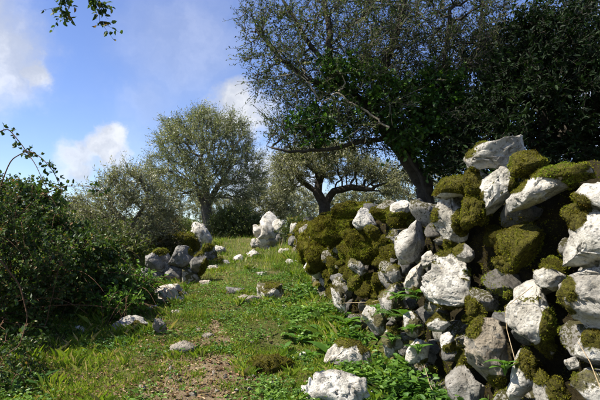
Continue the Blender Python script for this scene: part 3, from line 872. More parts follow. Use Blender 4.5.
small = [(208, 336, 7, 4, 'small buff stone on the path, rightmost of a pair'), (195, 331, 7, 4, 'small buff stone on the path, leftmost of a pair'),
         (223, 317, 5, 3, 'small pale stone where path grass turns shady'), (282, 307, 9, 4, 'long low stone in the grass near wall foot'),
         (307, 304, 8, 4, 'grey slab lying in the grass close to the wall foot'), (300, 355, 8, 6, 'white stone in the herbs left of the moss capped boulder'),
         (250, 341, 6, 3, 'pale pebble sized stone in grass above the moss mound'), (216, 349, 6, 3, 'flat stone at the right edge of path'),
         (238, 371, 4, 3, 'white stone at the left foot of the moss mound'), (152, 308, 6, 4, 'white stone between the two left verge rocks'),
         (262, 274, 5, 3, 'tiny pale stone in far grass above the rounded mossy stone'), (60, 345, 8, 4, 'greyish stone half hidden under the bramble thicket'),
         (104, 322, 7, 4, 'pale rubble stone left of the moss patched verge rock'), (140, 300, 8, 5, 'white rubble stone up against the pale crumbling rock'),
         (176, 312, 6, 4, 'buff rubble stone on the verge above the path stones'), (95, 345, 6, 4, 'white rubble stone on the left verge near the thicket skirts'),
         (205, 283, 7, 4, 'grey rubble stone fallen right of the dark rock heap'), (214, 268, 7, 4, 'pale rubble stone on the bank above the dark rock heap'),
         (226, 262, 5, 3, 'pale rubble stone at the left rim of the far path'), (252, 268, 6, 3, 'grey rubble stone in the middle of the far grass'),
         (292, 262, 7, 5, 'pale rubble stone at the foot of the far wall'), (284, 252, 6, 4, 'white rubble stone below the jagged white heap'),
         (78, 330, 8, 5, 'pale stone at the skirts of the bramble thicket'), (193, 378, 7, 4, 'brown stone in the middle of the path foreground')]
for i, (a, b, rx, ry, lab) in enumerate(small):
    th_ = np.linspace(0, 2 * math.pi, 8)[:-1] + 0.3 * i
    r_ = np.random.default_rng(i).uniform(0.8, 1.15, 7)
    poly = [(a + rx * q * math.cos(t), b + ry * q * math.sin(t)) for t, q in zip(th_, r_)]
    boulder(poly, lab, 'rock' if 'white' in lab or 'pale' in lab else 'rock_path', 50 + i, 0.9, 4, name='loose_stone', cat='stone', base=b + ry, sinkz=0.025)

# ------------------------------------------------------------------ leaves, twigs, trees
def add_leaves(g, P, A, rg, L, W, mat=0, kind='ovate', fold=0.25, upbias=0.4):
    n = len(P)
    if n == 0: return
    A = nrm(A); up = nrm(rg.normal(size=(n, 3)) + np.array([0, 0, upbias * 2]))
    S = nrm(np.cross(up, A)); Nn = np.cross(A, S)
    l = (L * rg.uniform(0.65, 1.25, n))[:, None]; w = (W * rg.uniform(0.7, 1.2, n))[:, None] * 0.5
    if kind == 'lance':
        V = np.stack([P, P + A * l * 0.45 + S * w + Nn * w * fold, P + A * l, P + A * l * 0.45 - S * w + Nn * w * fold], 1)
        g.add(V.reshape(-1, 3), np.arange(n * 4).reshape(-1, 4), mat)
    else:
        tip = P + A * l - Nn * l * 0.12
        V = np.stack([P, P + A * l * 0.22 + S * w * 0.9 + Nn * w * fold, P + A * l * 0.62 + S * w * 0.8 + Nn * w * fold * .8, tip,
                      P + A * l * 0.62 - S * w * 0.8 + Nn * w * fold * .8, P + A * l * 0.22 - S * w * 0.9 + Nn * w * fold], 1)
        b = (np.arange(n) * 6)[:, None]
        F_ = np.concatenate([b + np.array([0, 1, 2, 3]), b + np.array([0, 3, 4, 5])])
        g.add(V.reshape(-1, 3), F_, mat)


def add_sticks(g, A, B, ra, rb, mat=0):
    n = len(A)
    if n == 0: return
    d = nrm(B - A); s = nrm(np.cross(d, np.array([0.31, 0.77, 0.55]))); t = np.cross(d, s)
    ra = np.broadcast_to(np.asarray(ra, float), (n,))[:, None]; rb = np.broadcast_to(np.asarray(rb, float), (n,))[:, None]
    vs = []
    for P, r in ((A, ra), (B, rb)):
        for k in range(3):
            c, q = math.cos(k * 2.094), math.sin(k * 2.094); vs.append(P + r * (c * s + q * t))
    V = np.stack(vs, 1); b = (np.arange(n) * 6)[:, None]
    g.add(V.reshape(-1, 3), np.concatenate([b + np.array([0, 1, 4, 3]), b + np.array([1, 2, 5, 4]), b + np.array([2, 0, 3, 5])]), mat)


def tube(g, pts, rad, k=6, mat=0):
    pts = np.asarray(pts, float); n = len(pts)
    if n < 2: return
    T = nrm(np.gradient(pts, axis=0)); s = np.cross(T[0], np.array([0.3, 0.9, 0.2])); s /= np.linalg.norm(s)
    rings = []
    for i in range(n):
        s = s - T[i] * (s @ T[i]); s /= max(np.linalg.norm(s), 1e-9); q = np.cross(T[i], s)
        a = np.arange(k) * 2 * math.pi / k
        rings.append(pts[i] + rad[i] * (np.cos(a)[:, None] * s + np.sin(a)[:, None] * q))
    V = np.concatenate(rings); idx = np.arange(n * k).reshape(n, k); j = np.roll(idx, -1, 1)
    g.add(V, np.stack([idx[:-1], j[:-1], j[1:], idx[1:]], -1).reshape(-1, 4), mat, True)


def in_blobs(blobs, n, rg, shell=0.0):
    """n points spread through a union of ellipsoids (cx,cy,cz,rx,ry,rz)"""
    B = np.array(blobs, float); vol = B[:, 3:].prod(1); i = rg.choice(len(B), n, p=vol / vol.sum())
    d = nrm(rg.normal(size=(n, 3))); r = rg.uniform(shell ** 3, 1, n) ** (1 / 3)
    return B[i, :3] + d * r[:, None] * B[i, 3:]


def colonize(start, attr, step, infl, kill, rg, iters=120, jitter=0.25, sag=0.0):
    """space colonization from polylines; returns nodes, parents"""
    N = []; par = []
    for pl in start:
        pl = np.asarray(pl, float)
        if N:
            d = np.linalg.norm(np.array(N) - pl[0], axis=1); last = int(np.argmin(d)); pl = pl[1:] if d[last] < 0.05 else pl
        else: last = -1
        cur = None
        for q in pl:
            if last < 0: N.append(q); par.append(-1); last = 0; continue
            a = N[last]; m = max(1, int(np.linalg.norm(q - a) / step))
            for s in range(1, m + 1): N.append(a + (q - a) * s / m + rg.normal(size=3) * step * 0.06); par.append(last); last = len(N) - 1
    N = [np.asarray(q) for q in N]
    attr = attr.copy(); NA = np.array(N)
    D = np.linalg.norm(attr[:, None] - NA[None], axis=2); near = D.argmin(1); nd = D.min(1)
    for it in range(iters):
        keep = nd > kill; attr, near, nd = attr[keep], near[keep], nd[keep]
        if len(attr) == 0: break
        act = nd < infl
        if not act.any():
            act = nd <= nd.min() * 1.05
        ids, inv = np.unique(near[act], return_inverse=True)
        v = nrm(attr[act] - NA[near[act]]); acc = np.zeros((len(ids), 3)); np.add.at(acc, inv, v)
        nd_ = nrm(nrm(acc) + rg.normal(size=acc.shape) * jitter + np.array([0, 0, -sag]))
        new = NA[ids] + nd_ * step
        base = len(NA); NA = np.concatenate([NA, new]); par += list(ids)
        dn = np.linalg.norm(attr[:, None] - new[None], axis=2); k = dn.argmin(1); m = dn[np.arange(len(attr)), k]
        b = m < nd; near = np.where(b, base + k, near); nd = np.where(b, m, nd)
        if len(NA) > 9000: break
    return NA, np.array(par)


def skeleton_tubes(g, NA, par, r_tip, power, r_max, minr=0.0, kbig=7, mat=0):
    n = len(NA); acc = np.zeros(n); ch = [[] for _ in range(n)]
    for i in range(n):
        if par[i] >= 0: ch[par[i]].append(i)
    R = np.zeros(n)
    order = range(n - 1, -1, -1)
    for i in order:
        R[i] = max(acc[i], r_tip ** power) ** (1 / power)
        if par[i] >= 0: acc[par[i]] += R[i] ** power
    R = np.minimum(R * min(1.0, 99), 9)
    if R[0] > 0: R = r_tip + (R - r_tip) * (r_max - r_tip) / max(R[0] - r_tip, 1e-6)
    stack = [(0, -1)]
    while stack:
        i, p0 = stack.pop(); chain = [p0] if p0 >= 0 else []; cur = i
        rr = [R[i]] if p0 >= 0 else []
        while True:
            chain.append(cur); rr.append(R[cur])
            if not ch[cur]: break
            c = sorted(ch[cur], key=lambda q: -R[q])
            for q in c[1:]: stack.append((q, cur))
            cur = c[0]
        if max(rr) >= minr: tube(g, NA[chain], rr, kbig if max(rr) > 0.03 else (5 if max(rr) > 0.012 else 3), mat)
    return R, ch


def make_tree(name, label, cat, base, start, blobs, n_attr, step, infl, kill, r_tip, r_max, leaf, seed,
              twig_n=3, twig_L=0.25, leaves_per=8, LL=0.06, LW=0.017, kind='lance', bark='bark', group=None, power=2.4,
              outward=0.6, twig_r=0.003, reach=6, shell=0.0, sag=0.0, up=0.2, twig_bark=None, jitter=0.25, canes=0, blobs_c=None):
    rg = np.random.default_rng(seed); base = np.asarray(base, float)
    root = thing(name, base, label, cat, group)
    attr = in_blobs(blobs, n_attr, rg, shell)
    NA, par = colonize(start, attr, step, infl, kill, rg, jitter=jitter, sag=sag)
    g = Geo(); R, ch = skeleton_tubes(g, NA - base, par, r_tip, power, r_max)
    for k in range(canes):                              # long arching canes over the top of the mass
        q0 = in_blobs(blobs_c, 1, rg, 0.7)[0]; q1 = q0 + rg.normal(size=3) * np.array([0.35, 0.3, 0.12]) + np.array([0.1, -0.15, -0.25]); md = (q0 + q1) / 2 + np.array([0, -0.05, rg.uniform(0.1, 0.3)])
        t = np.linspace(0, 1, 9)[:, None]; tube(g, q0 * (1 - t) ** 2 + 2 * md * t * (1 - t) + q1 * t ** 2 - base, np.linspace(0.005, 0.0025, 9), 4)
    g.build('trunk', M[bark], root)
    print(name, 'nodes', len(NA), end=' ')
    hgt = np.zeros(len(NA), int)
    for i in range(len(NA) - 1, 0, -1):
        if par[i] >= 0: hgt[par[i]] = max(hgt[par[i]], hgt[i] + 1)
    ids = np.where((hgt <= reach) & (par >= 0))[0]
    pd = nrm(NA[ids] - NA[par[ids]])
    c = np.array(blobs)[:, :3].mean(0)
    P = np.repeat(NA[ids], twig_n, 0); pdr = np.repeat(pd, twig_n, 0)
    n = len(P); print('twigs', n, 'leaves', n * leaves_per)
    D = nrm(pdr * 0.7 + nrm(P - c) * outward + rg.normal(size=(n, 3)) * 0.75 + np.array([0, 0, up]))
    Lt = twig_L * rg.uniform(0.4, 1.3, n)[:, None]
    P0 = P + rg.normal(size=P.shape) * step * 0.5
    g = Geo(); add_sticks(g, P - base, P0 + D * Lt - base, twig_r, twig_r * 0.4, 0)
    for j in range(leaves_per):
        t = (j + rg.uniform(0.2, 1.0, n)[:, None]) / leaves_per
        q = P + (P0 + D * Lt - P) * t
        side = nrm(np.cross(D, rg.normal(size=(n, 3))))
        add_leaves(g, q - base, D * 0.55 + side * 0.8 + rg.normal(size=(n, 3)) * 0.2 + np.array([0, 0, -sag * 0.5]), rg, LL, LW, 1, kind)
    g.build('crown', [M[twig_bark or bark], M[leaf]], root)
    return root, NA, R, par


def gz(x, y): return float(H(x, y))


def blob(px, py, y, rx, ry, rz):
    """ellipsoid centred on a sight line at distance y; rx, rz in photograph pixels, ry in metres"""
    c = at_depth(px, py, y); m = y / F
    return (c[0], c[1], c[2], rx * m, ry, rz * m)


def on(px, py, y): return at_depth(px, py, y)


# round olive tree above the path
B0 = np.array([on(208, 220, 22.0)[0], 22.0, 0]); B0[2] = gz(B0[0], B0[1]) - 0.05
make_tree('olive_tree', 'round silvery olive tree standing alone against the sky behind white rock', 'tree', B0,
          [[B0, on(208, 226, 22.0), on(206, 208, 22.0)], [on(206, 208, 22.0), on(196, 188, 21.8)], [on(206, 208, 22.0), on(218, 186, 22.2)], [on(206, 208, 22.0), on(206, 180, 22.7)]],
          [blob(205, 150, 22.0, 46, 1.96, 38), blob(176, 175, 22.0, 30, 1.47, 34), blob(238, 172, 22.0, 28, 1.47, 36), blob(205, 182, 21.5, 34, 1.47, 18), blob(212, 126, 22.2, 30, 1.34, 18), blob(172, 135, 22.5, 16, 0.98, 18), blob(240, 138, 22.0, 14, 0.98, 20)],
          1500, 0.17, 1.1, 0.27, 0.007, 0.24, 'olive', 1, 9, 0.5, 8, 0.1, 0.029, twig_r=0.005)
# second olive, forked, over the wall
B0 = np.array([on(322, 215, 14)[0], 14.0, 0]); B0[2] = gz(B0[0], B0[1]) - 0.05
make_tree('olive_tree', 'forked olive tree with dark trunk rising behind the mossy wall', 'tree', B0,
          [[B0, on(324, 215, 14), on(325, 205, 14)], [on(325, 205, 14), on(317, 192, 14), on(304, 183, 14)], [on(325, 205, 14), on(334, 191, 14), on(352, 187, 13.8), on(372, 190, 13.6)], [on(317, 192, 14), on(322, 170, 14.2)]],
          [blob(325, 162, 14, 44, 1.3, 20), blob(294, 168, 14, 22, 1.0, 22), blob(365, 172, 13.8, 30, 1.0, 16), blob(285, 186, 14.2, 10, .5, 12), blob(385, 182, 13.6, 18, .8, 14)],
          900, 0.12, 0.8, 0.2, 0.005, 0.17, 'olive_pale', 2, 10, 0.36, 8, 0.075, 0.02, bark='bark_dark', twig_r=0.0035, sag=0.15)
# low olive left
B0 = np.array([on(132, 240, 11.8)[0], 11.8, 0]); B0[2] = gz(B0[0], B0[1]) - 0.05
make_tree('olive_tree', 'low bushy grey olive tree left of the round olive tree', 'tree', B0,
          [[B0, on(130, 226, 11.8)], [on(130, 226, 11.8), on(112, 208, 11.8)], [on(130, 226, 11.8), on(146, 205, 11.7)]],
          [blob(128, 205, 11.8, 34, 1.0, 34), blob(100, 215, 11.7, 26, .9, 26), blob(150, 212, 11.9, 22, .9, 28), blob(128, 182, 11.8, 20, .8, 16), blob(124, 230, 11.6, 34, .7, 14)],
          900, 0.11, 0.7, 0.17, 0.005, 0.09, 'olive_pale', 3, 7, 0.38, 8, 0.075, 0.019, twig_r=0.0035)
# far olives and shrubs along the skyline
far = [(268, 200, 26, 26, 20, 24, 'olive_pale', 'olive_tree', 'far pale olive tree between the two larger olive trees', 'tree', 2.4),
       (296, 205, 30, 22, 18, 20, 'olive_pale', 'olive_tree', 'distant hazy olive tree seen under the forked olive tree', 'tree', 2.4),
       (236, 222, 21, 24, 14, 13, 'shrub', 'shrub', 'dense dark green bush at the end of path beside round olive', 'bush', 1.0),
       (104, 246, 10.5, 34, 14, 16, 'shrub', 'shrub', 'green undergrowth below the low grey olive tree', 'bush', 1.0),
       (150, 240, 13.0, 24, 13, 14, 'dryshrub', 'shrub', 'dry undergrowth between the low olive tree and the mossy hump', 'bush', 1.0),
       (184, 234, 17.5, 16, 10, 10, 'shrub', 'shrub', 'small green bush left of the bright white rock', 'bush', 1.0),
       (226, 228, 24.0, 26, 11, 12, 'shrub', 'shrub', 'low green bush across the far end of the path', 'bush', 1.0),
       (258, 228, 23.0, 16, 9, 10, 'dryshrub', 'shrub', 'dry tuft of scrub left of the jagged white heap', 'bush', 1.0),
       (300, 232, 16.0, 16, 12, 12, 'shrub', 'shrub', 'green scrub over the far stretch of wall under the forked olive', 'bush', 1.0),
       (352, 204, 22, 34, 14, 14, 'olive_pale', 'shrub', 'pale grey green shrub glimpsed beneath the forked olive crown', 'bush', 1.2),
       (72, 222, 15, 26, 20, 16, 'dryshrub', 'shrub', 'dry brownish shrub at the far left behind the bramble thicket', 'bush', 1.0),
       (160, 226, 15, 16, 18, 15, 'dryshrub', 'shrub', 'russet dry shrub in front of the low grey olive tree', 'bush', 1.0),
       (45, 235, 20, 30, 14, 14, 'olive_pale', 'shrub', 'pale green shrub at left edge beyond the bramble thicket', 'bush', 1.0),
       (212, 205, 34, 40, 12, 14, 'olive_pale', 'shrub', 'far pale scrub behind the round olive trunk', 'bush', 1.4),
       (420, 190, 24, 40, 26, 26, 'olive_pale', 'olive_tree', 'grey olive tree seen through gaps below the big dark tree', 'tree', 2.4)]
for i, (px, py, y, rx, rz, rb, lm, nm, lab, cat, up_) in enumerate(far):
    c = on(px, py, y); b = np.array([c[0], y, gz(c[0], y) - 0.05]); m = y / F
    st = [[b, b + (c - b) * 0.55], [b + (c - b) * 0.55, c + np.array([-rx * m * .4, 0, 0])], [b + (c - b) * 0.55, c + np.array([rx * m * .4, 0.2, 0])]]
    bl = [blob(px, py, y, rx, rb * m, rz), blob(px - rx * .5, py + rz * .3, y, rx * .6, rb * m * .7, rz * .7), blob(px + rx * .5, py + rz * .25, y, rx * .6, rb * m * .7, rz * .75)]
    if cat == 'bush':
        bl.append((c[0], y, (c[2] + b[2]) / 2, rx * m * .9, rb * m * .8, max(0.15, (c[2] - b[2]) / 2)))
    make_tree(nm, lab, cat, b, st, bl, 600, 0.13 if cat == 'tree' else 0.1, 1.2, 0.2 if cat == 'tree' else 0.15, 0.006, 0.1 if cat == 'tree' else 0.04, lm, 20 + i, 6, 0.36, 6, 0.11, 0.036, twig_r=0.004)

# big dark wild olive leaning over the wall, mixed with ivy
yb = 8.0
B0 = np.array([on(432, 205, yb)[0], yb, 0]); B0[2] = gz(B0[0], B0[1]) - 0.05
tr = [B0, on(424, 185, yb), on(408, 158, yb), on(392, 138, yb - .1), on(372, 112, yb - .2), on(345, 92, yb - .3), on(328, 68, yb - .3)]
limbs = [tr,
         [on(392, 138, yb - .1), on(360, 142, yb - .4), on(330, 150, yb - .5), on(290, 152, yb - .5), on(266, 146, yb - .4)],
         [on(372, 112, yb - .2), on(384, 70, yb), on(398, 30, yb + .1), on(410, -20, yb)],
         [on(345, 92, yb - .3), on(310, 80, yb - .5), on(282, 60, yb - .5), on(255, 28, yb - .4)],
         [on(328, 68, yb - .3), on(330, 30, yb - .2), on(322, -10, yb)],
         [on(408, 158, yb), on(440, 110, yb + .3), on(470, 60, yb + .5), on(505, 20, yb + .4)],
         [on(328, 68, yb - .3), on(300, 30, yb - .4), on(280, -5, yb - .3)],
         [on(440, 110, yb + .3), on(445, 60, yb - .3), on(450, 10, yb - .4)]]
_, NA, R, par = make_tree('wild_olive_tree', 'big dark twiggy tree leaning over the wall and the path', 'tree', B0, limbs,
          [blob(345, 60, yb, 78, 1.4, 60), blob(420, 30, yb, 100, 1.6, 62), blob(285, 55, yb - .3, 44, .9, 62), blob(330, 125, yb - .2, 66, .9, 34),
           blob(400, 110, yb, 80, 1.1, 52), blob(290, 128, yb - .3, 30, .7, 26), blob(262, 20, yb - .2, 26, .6, 30), blob(480, 70, yb + .5, 70, 1.0, 60), blob(370, -40, yb, 120, 1.4, 40), blob(440, 160, yb + .3, 50, .7, 36)],
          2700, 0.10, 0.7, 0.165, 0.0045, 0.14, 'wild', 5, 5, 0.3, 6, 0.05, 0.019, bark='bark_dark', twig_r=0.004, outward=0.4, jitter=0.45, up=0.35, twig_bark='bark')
# ivy climbing through it: a plant of its own
ivb = [blob(370, 100, yb - .5, 40, .5, 34), blob(345, 75, yb - .6, 28, .4, 26), blob(405, 120, yb - .4, 34, .5, 44), blob(440, 110, yb - .3, 34, .5, 50), blob(320, 125, yb - .6, 40, .4, 22)]
b = B0 + np.array([0.15, -0.25, 0.0])
make_tree('ivy', 'bright green ivy climbing through the leaning dark tree', 'climber', b,
          [[b, on(420, 175, yb - .3), on(398, 140, yb - .4), on(372, 108, yb - .5)], [on(398, 140, yb - .4), on(425, 120, yb - .35), on(440, 90, yb - .4)]],
          ivb, 700, 0.10, 0.6, 0.16, 0.003, 0.03, 'ivy', 6, 6, 0.2, 5, 0.065, 0.055, 'ovate', bark='bark_dark', twig_r=0.0025, outward=0.2)
# dense dark evergreen filling the right
yd = 7.0
B0 = np.array([on(545, 190, yd)[0], yd, 0]); B0[2] = gz(B0[0], B0[1]) - 0.05
make_tree('evergreen_tree', 'dense nearly black evergreen tree behind the top of the wall', 'tree', B0,
          [[B0, on(545, 150, yd), on(540, 90, yd), on(535, 40, yd)], [on(545, 150, yd), on(590, 110, yd), on(620, 70, yd)], [on(545, 150, yd), on(505, 125, yd), on(490, 100, yd)]],
          [blob(545, 100, yd, 66, .9, 56), blob(600, 110, yd, 60, .9, 70), blob(500, 130, yd, 36, .7, 40), blob(550, 50, yd + .2, 60, .8, 40), blob(540, 160, yd, 80, .6, 26), blob(470, 165, yd + .3, 36, .5, 22), blob(640, 60, yd, 50, .9, 60)],
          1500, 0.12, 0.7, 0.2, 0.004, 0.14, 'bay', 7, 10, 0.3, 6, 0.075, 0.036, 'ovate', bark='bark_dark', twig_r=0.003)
yd = 9.5
B0 = np.array([on(500, 190, yd)[0], yd, 0]); B0[2] = gz(B0[0], B0[1]) - 0.05
make_tree('evergreen_tree', 'deep shaded evergreen tree filling the gap between the leaning tree and the black one', 'tree', B0,
          [[B0, on(500, 120, yd), on(500, 60, yd)], [on(500, 120, yd), on(440, 90, yd)], [on(500, 120, yd), on(570, 40, yd)]],
          [blob(500, 90, yd, 60, 1.0, 70), blob(580, 40, yd, 60, 1.0, 50), blob(450, 130, yd, 40, .8, 44), blob(530, 150, yd, 70, .8, 40), blob(600, 120, yd, 60, .8, 60)],
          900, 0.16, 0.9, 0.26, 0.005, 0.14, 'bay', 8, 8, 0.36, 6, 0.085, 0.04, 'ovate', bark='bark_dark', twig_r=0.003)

# bare pale branch hanging in the crown of the leaning tree
root = thing('dead_branch', on(372, 112, yb - .85), 'bare pale crooked branch sticking out in the middle of the big dark tree', 'branch')
g = Geo(); b0 = np.array(root.location)
for pts, r0 in (([(388, 128), (368, 112), (352, 104), (338, 92), (330, 97), (322, 103), (314, 92), (307, 80), (296, 73), (276, 76)], 0.017),
                ([(338, 92), (345, 84), (341, 70), (341, 54)], 0.012), ([(322, 103), (318, 118), (322, 135)], 0.008), ([(307, 80), (300, 62), (281, 48), (281, 65)], 0.008)):
    Q = np.array([on(a, b_, yb - .85 + 0.05 * math.sin(i * 1.7)) for i, (a, b_) in enumerate(pts)]) - b0
    t = np.linspace(0, len(Q) - 1, len(Q) * 5); Q = np.stack([np.interp(t, np.arange(len(Q)), Q[:, k]) for k in range(3)], 1)
    Q[1:-1] = (Q[:-2] + Q[1:-1] + Q[2:]) / 3; Q = Q + np.random.default_rng(3).normal(size=Q.shape) * 0.008
    tube(g, Q, np.linspace(r0, r0 * 0.3, len(Q)), 6)
g.build('limb', M['bark_pale'], root)

# bramble thicket on the left
def thicket(name, label, cat, bxy, blobs, n, seed, leaf='bramble', LL=0.042, LW=0.03, twig_n=5, leaves=6, kill=0.14, r_max=0.02, group=None, starts=6, canes=80):
    rg = np.random.default_rng(seed); b = np.array([bxy[0], bxy[1], gz(*bxy) - 0.03])
    st = []
    B_ = np.array(blobs)
    st.append([b, b + np.array([0, 0, 0.15])])
    for k in range(starts):
        q = in_blobs(blobs, 1, rg)[0]; f = np.array([q[0] * .8 + b[0] * .2, q[1] * .8 + b[1] * .2, 0]); f[2] = gz(f[0], f[1]) + 0.02
        st.append([b + np.array([0, 0, 0.15]), (b + f) / 2 + np.array([0, 0, 0.1]), f + np.array([0, 0, 0.1]), q])
    return make_tree(name, label, cat, b, st, blobs, n, 0.09, 0.6, kill, 0.0028, r_max, leaf, seed, twig_n, 0.18, leaves, LL, LW, 'ovate', 'stem', group, twig_r=0.002, outward=0.5, up=0.15, jitter=0.4, canes=canes, blobs_c=blobs)


thicket('bramble_thicket', 'dark bramble thicket filling the lower left side of the picture', 'bush', (-3.5, 5.6),
        [blob(2, 290, 5.7, 44, .5, 80), blob(34, 270, 6.0, 38, .5, 44), blob(-50, 280, 5.8, 60, .8, 110), blob(8, 345, 4.9, 36, .35, 24), blob(0, 225, 6.0, 36, .5, 36), blob(-5, 385, 4.2, 30, .3, 20)], 1500, 41)
thicket('bramble_thicket', 'farther bramble thicket spreading toward the dark grey outcrop', 'bush', (-3.2, 7.0),
        [blob(80, 265, 7.2, 36, .6, 32), blob(112, 275, 8.2, 24, .4, 18), blob(50, 240, 7.4, 36, .7, 26), blob(50, 285, 6.6, 34, .5, 30), blob(20, 205, 7.6, 40, .6, 26)], 1200, 42, LL=0.06, LW=0.045)
thicket('ivy_bush', 'light edged leafy bush below the dark grey outcrop, against the farther bramble', 'bush', (-2.45, 8.0),
        [blob(135, 285, 8.0, 24, .4, 14), blob(120, 300, 7.0, 22, .4, 12)], 220, 43, 'herb', 0.06, 0.045)

# arching bramble canes against the sky
for i, (pts, y, lab) in enumerate([
        ([(-30, 180), (-8, 135), (8, 128), (22, 145), (36, 165), (46, 188)], 5.6, 'long arching bramble cane with leaves against the sky, leftmost'),
        ([(-10, 215), (10, 160), (28, 150), (42, 158), (54, 172), (62, 192)], 5.8, 'arching bramble cane reaching farthest right against the sky'),
        ([(-20, 260), (10, 225), (34, 200), (62, 186), (90, 186), (112, 198)], 6.0, 'low bramble cane arching over the top of the near thicket'),
        ([(0, 260), (20, 285), (28, 318), (20, 345), (2, 358)], 4.6, 'reddish bare bramble cane looping down in front of the near thicket')]):
    rg = np.random.default_rng(60 + i)
    Q = np.array([on(a, b_, y + 0.1 * math.sin(j)) for j, (a, b_) in enumerate(pts)])
    t = np.linspace(0, len(Q) - 1, 40); Q = np.stack([np.interp(t, np.arange(len(Q)), Q[:, k]) for k in range(3)], 1)
    for _ in range(3): Q[1:-1] = (Q[:-2] + Q[1:-1] * 2 + Q[2:]) / 4
    root = thing('bramble_cane', Q[0], lab, 'branch'); b0 = Q[0]
    g = Geo(); tube(g, Q - b0, np.linspace(0.008, 0.003, 40), 6); g.build('stem', M['stem'], root)
    n = 30 if i < 3 else 10; k = rg.integers(8, 40, n); D = rg.normal(size=(n, 3)) + np.array([0, 0, 0.2])
    tipq = Q[k] - b0 + nrm(D) * 0.05
    g = Geo(); add_sticks(g, Q[k] - b0, tipq, 0.0018, 0.0012, 0)
    for _ in range(3): add_leaves(g, tipq, D + rg.normal(size=(n, 3)) * 1.1, rg, 0.05, 0.036, 1)
    g.build('foliage', [M['stem'], M['bramble']], root)

# tree off to the left whose spray hangs into the top of the picture
B0 = np.array([-4.6, 1.6, 0]); B0[2] = gz(-4.6, 1.6) - 0.05
spray = [on(20, -60, 3.6), on(62, -25, 3.7), on(88, -6, 3.7)]
make_tree('overhanging_tree', 'leafy spray of a tree hanging into the top left corner', 'tree', B0,
          [[B0, B0 + np.array([0.2, 0.2, 1.6]), B0 + np.array([0.7, .7, 2.9]), spray[0], spray[1], spray[2]], [B0 + np.array([0.2, 0.2, 1.6]), B0 + np.array([-.6, -.4, 3.2])],
           [spray[1], on(60, -2, 3.7), on(61, 14, 3.7)], [spray[2], on(100, 8, 3.7), on(100, 22, 3.7)]],
          [blob(84, 3, 3.7, 26, .15, 10), blob(102, 14, 3.7, 8, .12, 14), blob(63, 14, 3.7, 6, .1, 10), blob(80, 8, 3.7, 10, .1, 8), blob(60, -20, 3.7, 20, .15, 12), (-4.7, 1.2, 4.6, 0.7, 0.7, 0.6)],
          420, 0.06, 0.5, 0.1, 0.002, 0.1, 'bramble', 9, 5, 0.1, 5, 0.048, 0.03, 'ovate', bark='bark_dark', twig_r=0.0018, power=2.6)
# ------------------------------------------------------------------ ground cover
rg = np.random.default_rng(500)


def scatter(n, ymin, ymax, power=1.0, spread=0.66):
    """points inside the strip of ground the path runs through, denser near the camera"""
    y = ymin + (ymax - ymin) * rg.uniform(size=n) ** power
    x = rg.uniform(-spread * 1.2, spread * 0.5, n) * (y + 0.6)
    ok = x < wall_x(y) + 0.12
    return x[ok], y[ok]


def grass_blades(g, x, y, hgt, wid, lean=0.6, quad=True):
    n = len(x); z = H(x, y) - 0.004
    a = rg.uniform(0, 2 * math.pi, n); d = np.stack([np.cos(a), np.sin(a), np.zeros(n)], 1); s = np.stack([-np.sin(a), np.cos(a), np.zeros(n)], 1)
    h = (hgt * rg.uniform(0.45, 1.25, n))[:, None]; w = (wid * rg.uniform(0.7, 1.2, n))[:, None]; ln = (lean * rg.uniform(0.2, 1.3, n))[:, None]
    P = np.stack([x, y, z], 1); U = np.array([0, 0, 1.0])
    t = P + U * h * 0.95 + d * h * ln
    if quad:
        m = P + U * h * 0.62 + d * h * ln * 0.3
        V = np.stack([P + s * w, t, m - s * w * .8, P - s * w], 1).reshape(-1, 3)
        g.add(V, np.arange(n * 4).reshape(-1, 4), 0)
    else:
        g.add(np.stack([P + s * w, P - s * w, t], 1).reshape(-1, 3), np.arange(n * 3).reshape(-1, 3), 0)


g = Geo()
for n, y0, y1, pw, hg, wd in ((330000, 2.8, 9, 1.25, 0.042, 0.0026), (120000, 7, 16, 1.1, 0.085, 0.0045), (60000, 12, 30, 1.0, 0.15, 0.008)):
    x, y = scatter(n, y0, y1, pw)
    dens = 0.3 + 0.7 * sstep(0.55 + 1.9 * fbm2(x, y, 1.8, 4, 41))
    keep = rg.uniform(size=len(x)) < dens * (1 - 0.72 * pathness(x, y))
    x, y = x[keep], y[keep]
    bare = sstep((path_x(y) - x - 0.1) / 0.4) * sstep(0.15 + 2.2 * fbm2(x, y, 2.6, 3, 71)) * (y < 8)
    k2 = rg.uniform(size=len(x)) > 0.75 * bare; x, y = x[k2], y[k2]
    # longer towards the wall foot and the verge
    e = 1 + 1.0 * sstep((0.7 - (wall_x(y) - x)) / 0.6) + 0.5 * sstep((np.abs(x - path_x(y)) - 0.9) / 0.6)
    grass_blades(g, x, y, hg * e * (0.55 + 0.9 * sstep(0.5 + 1.2 * fbm2(x, y, 2.5, 3, 44))), wd, 0.6, y0 < 5)
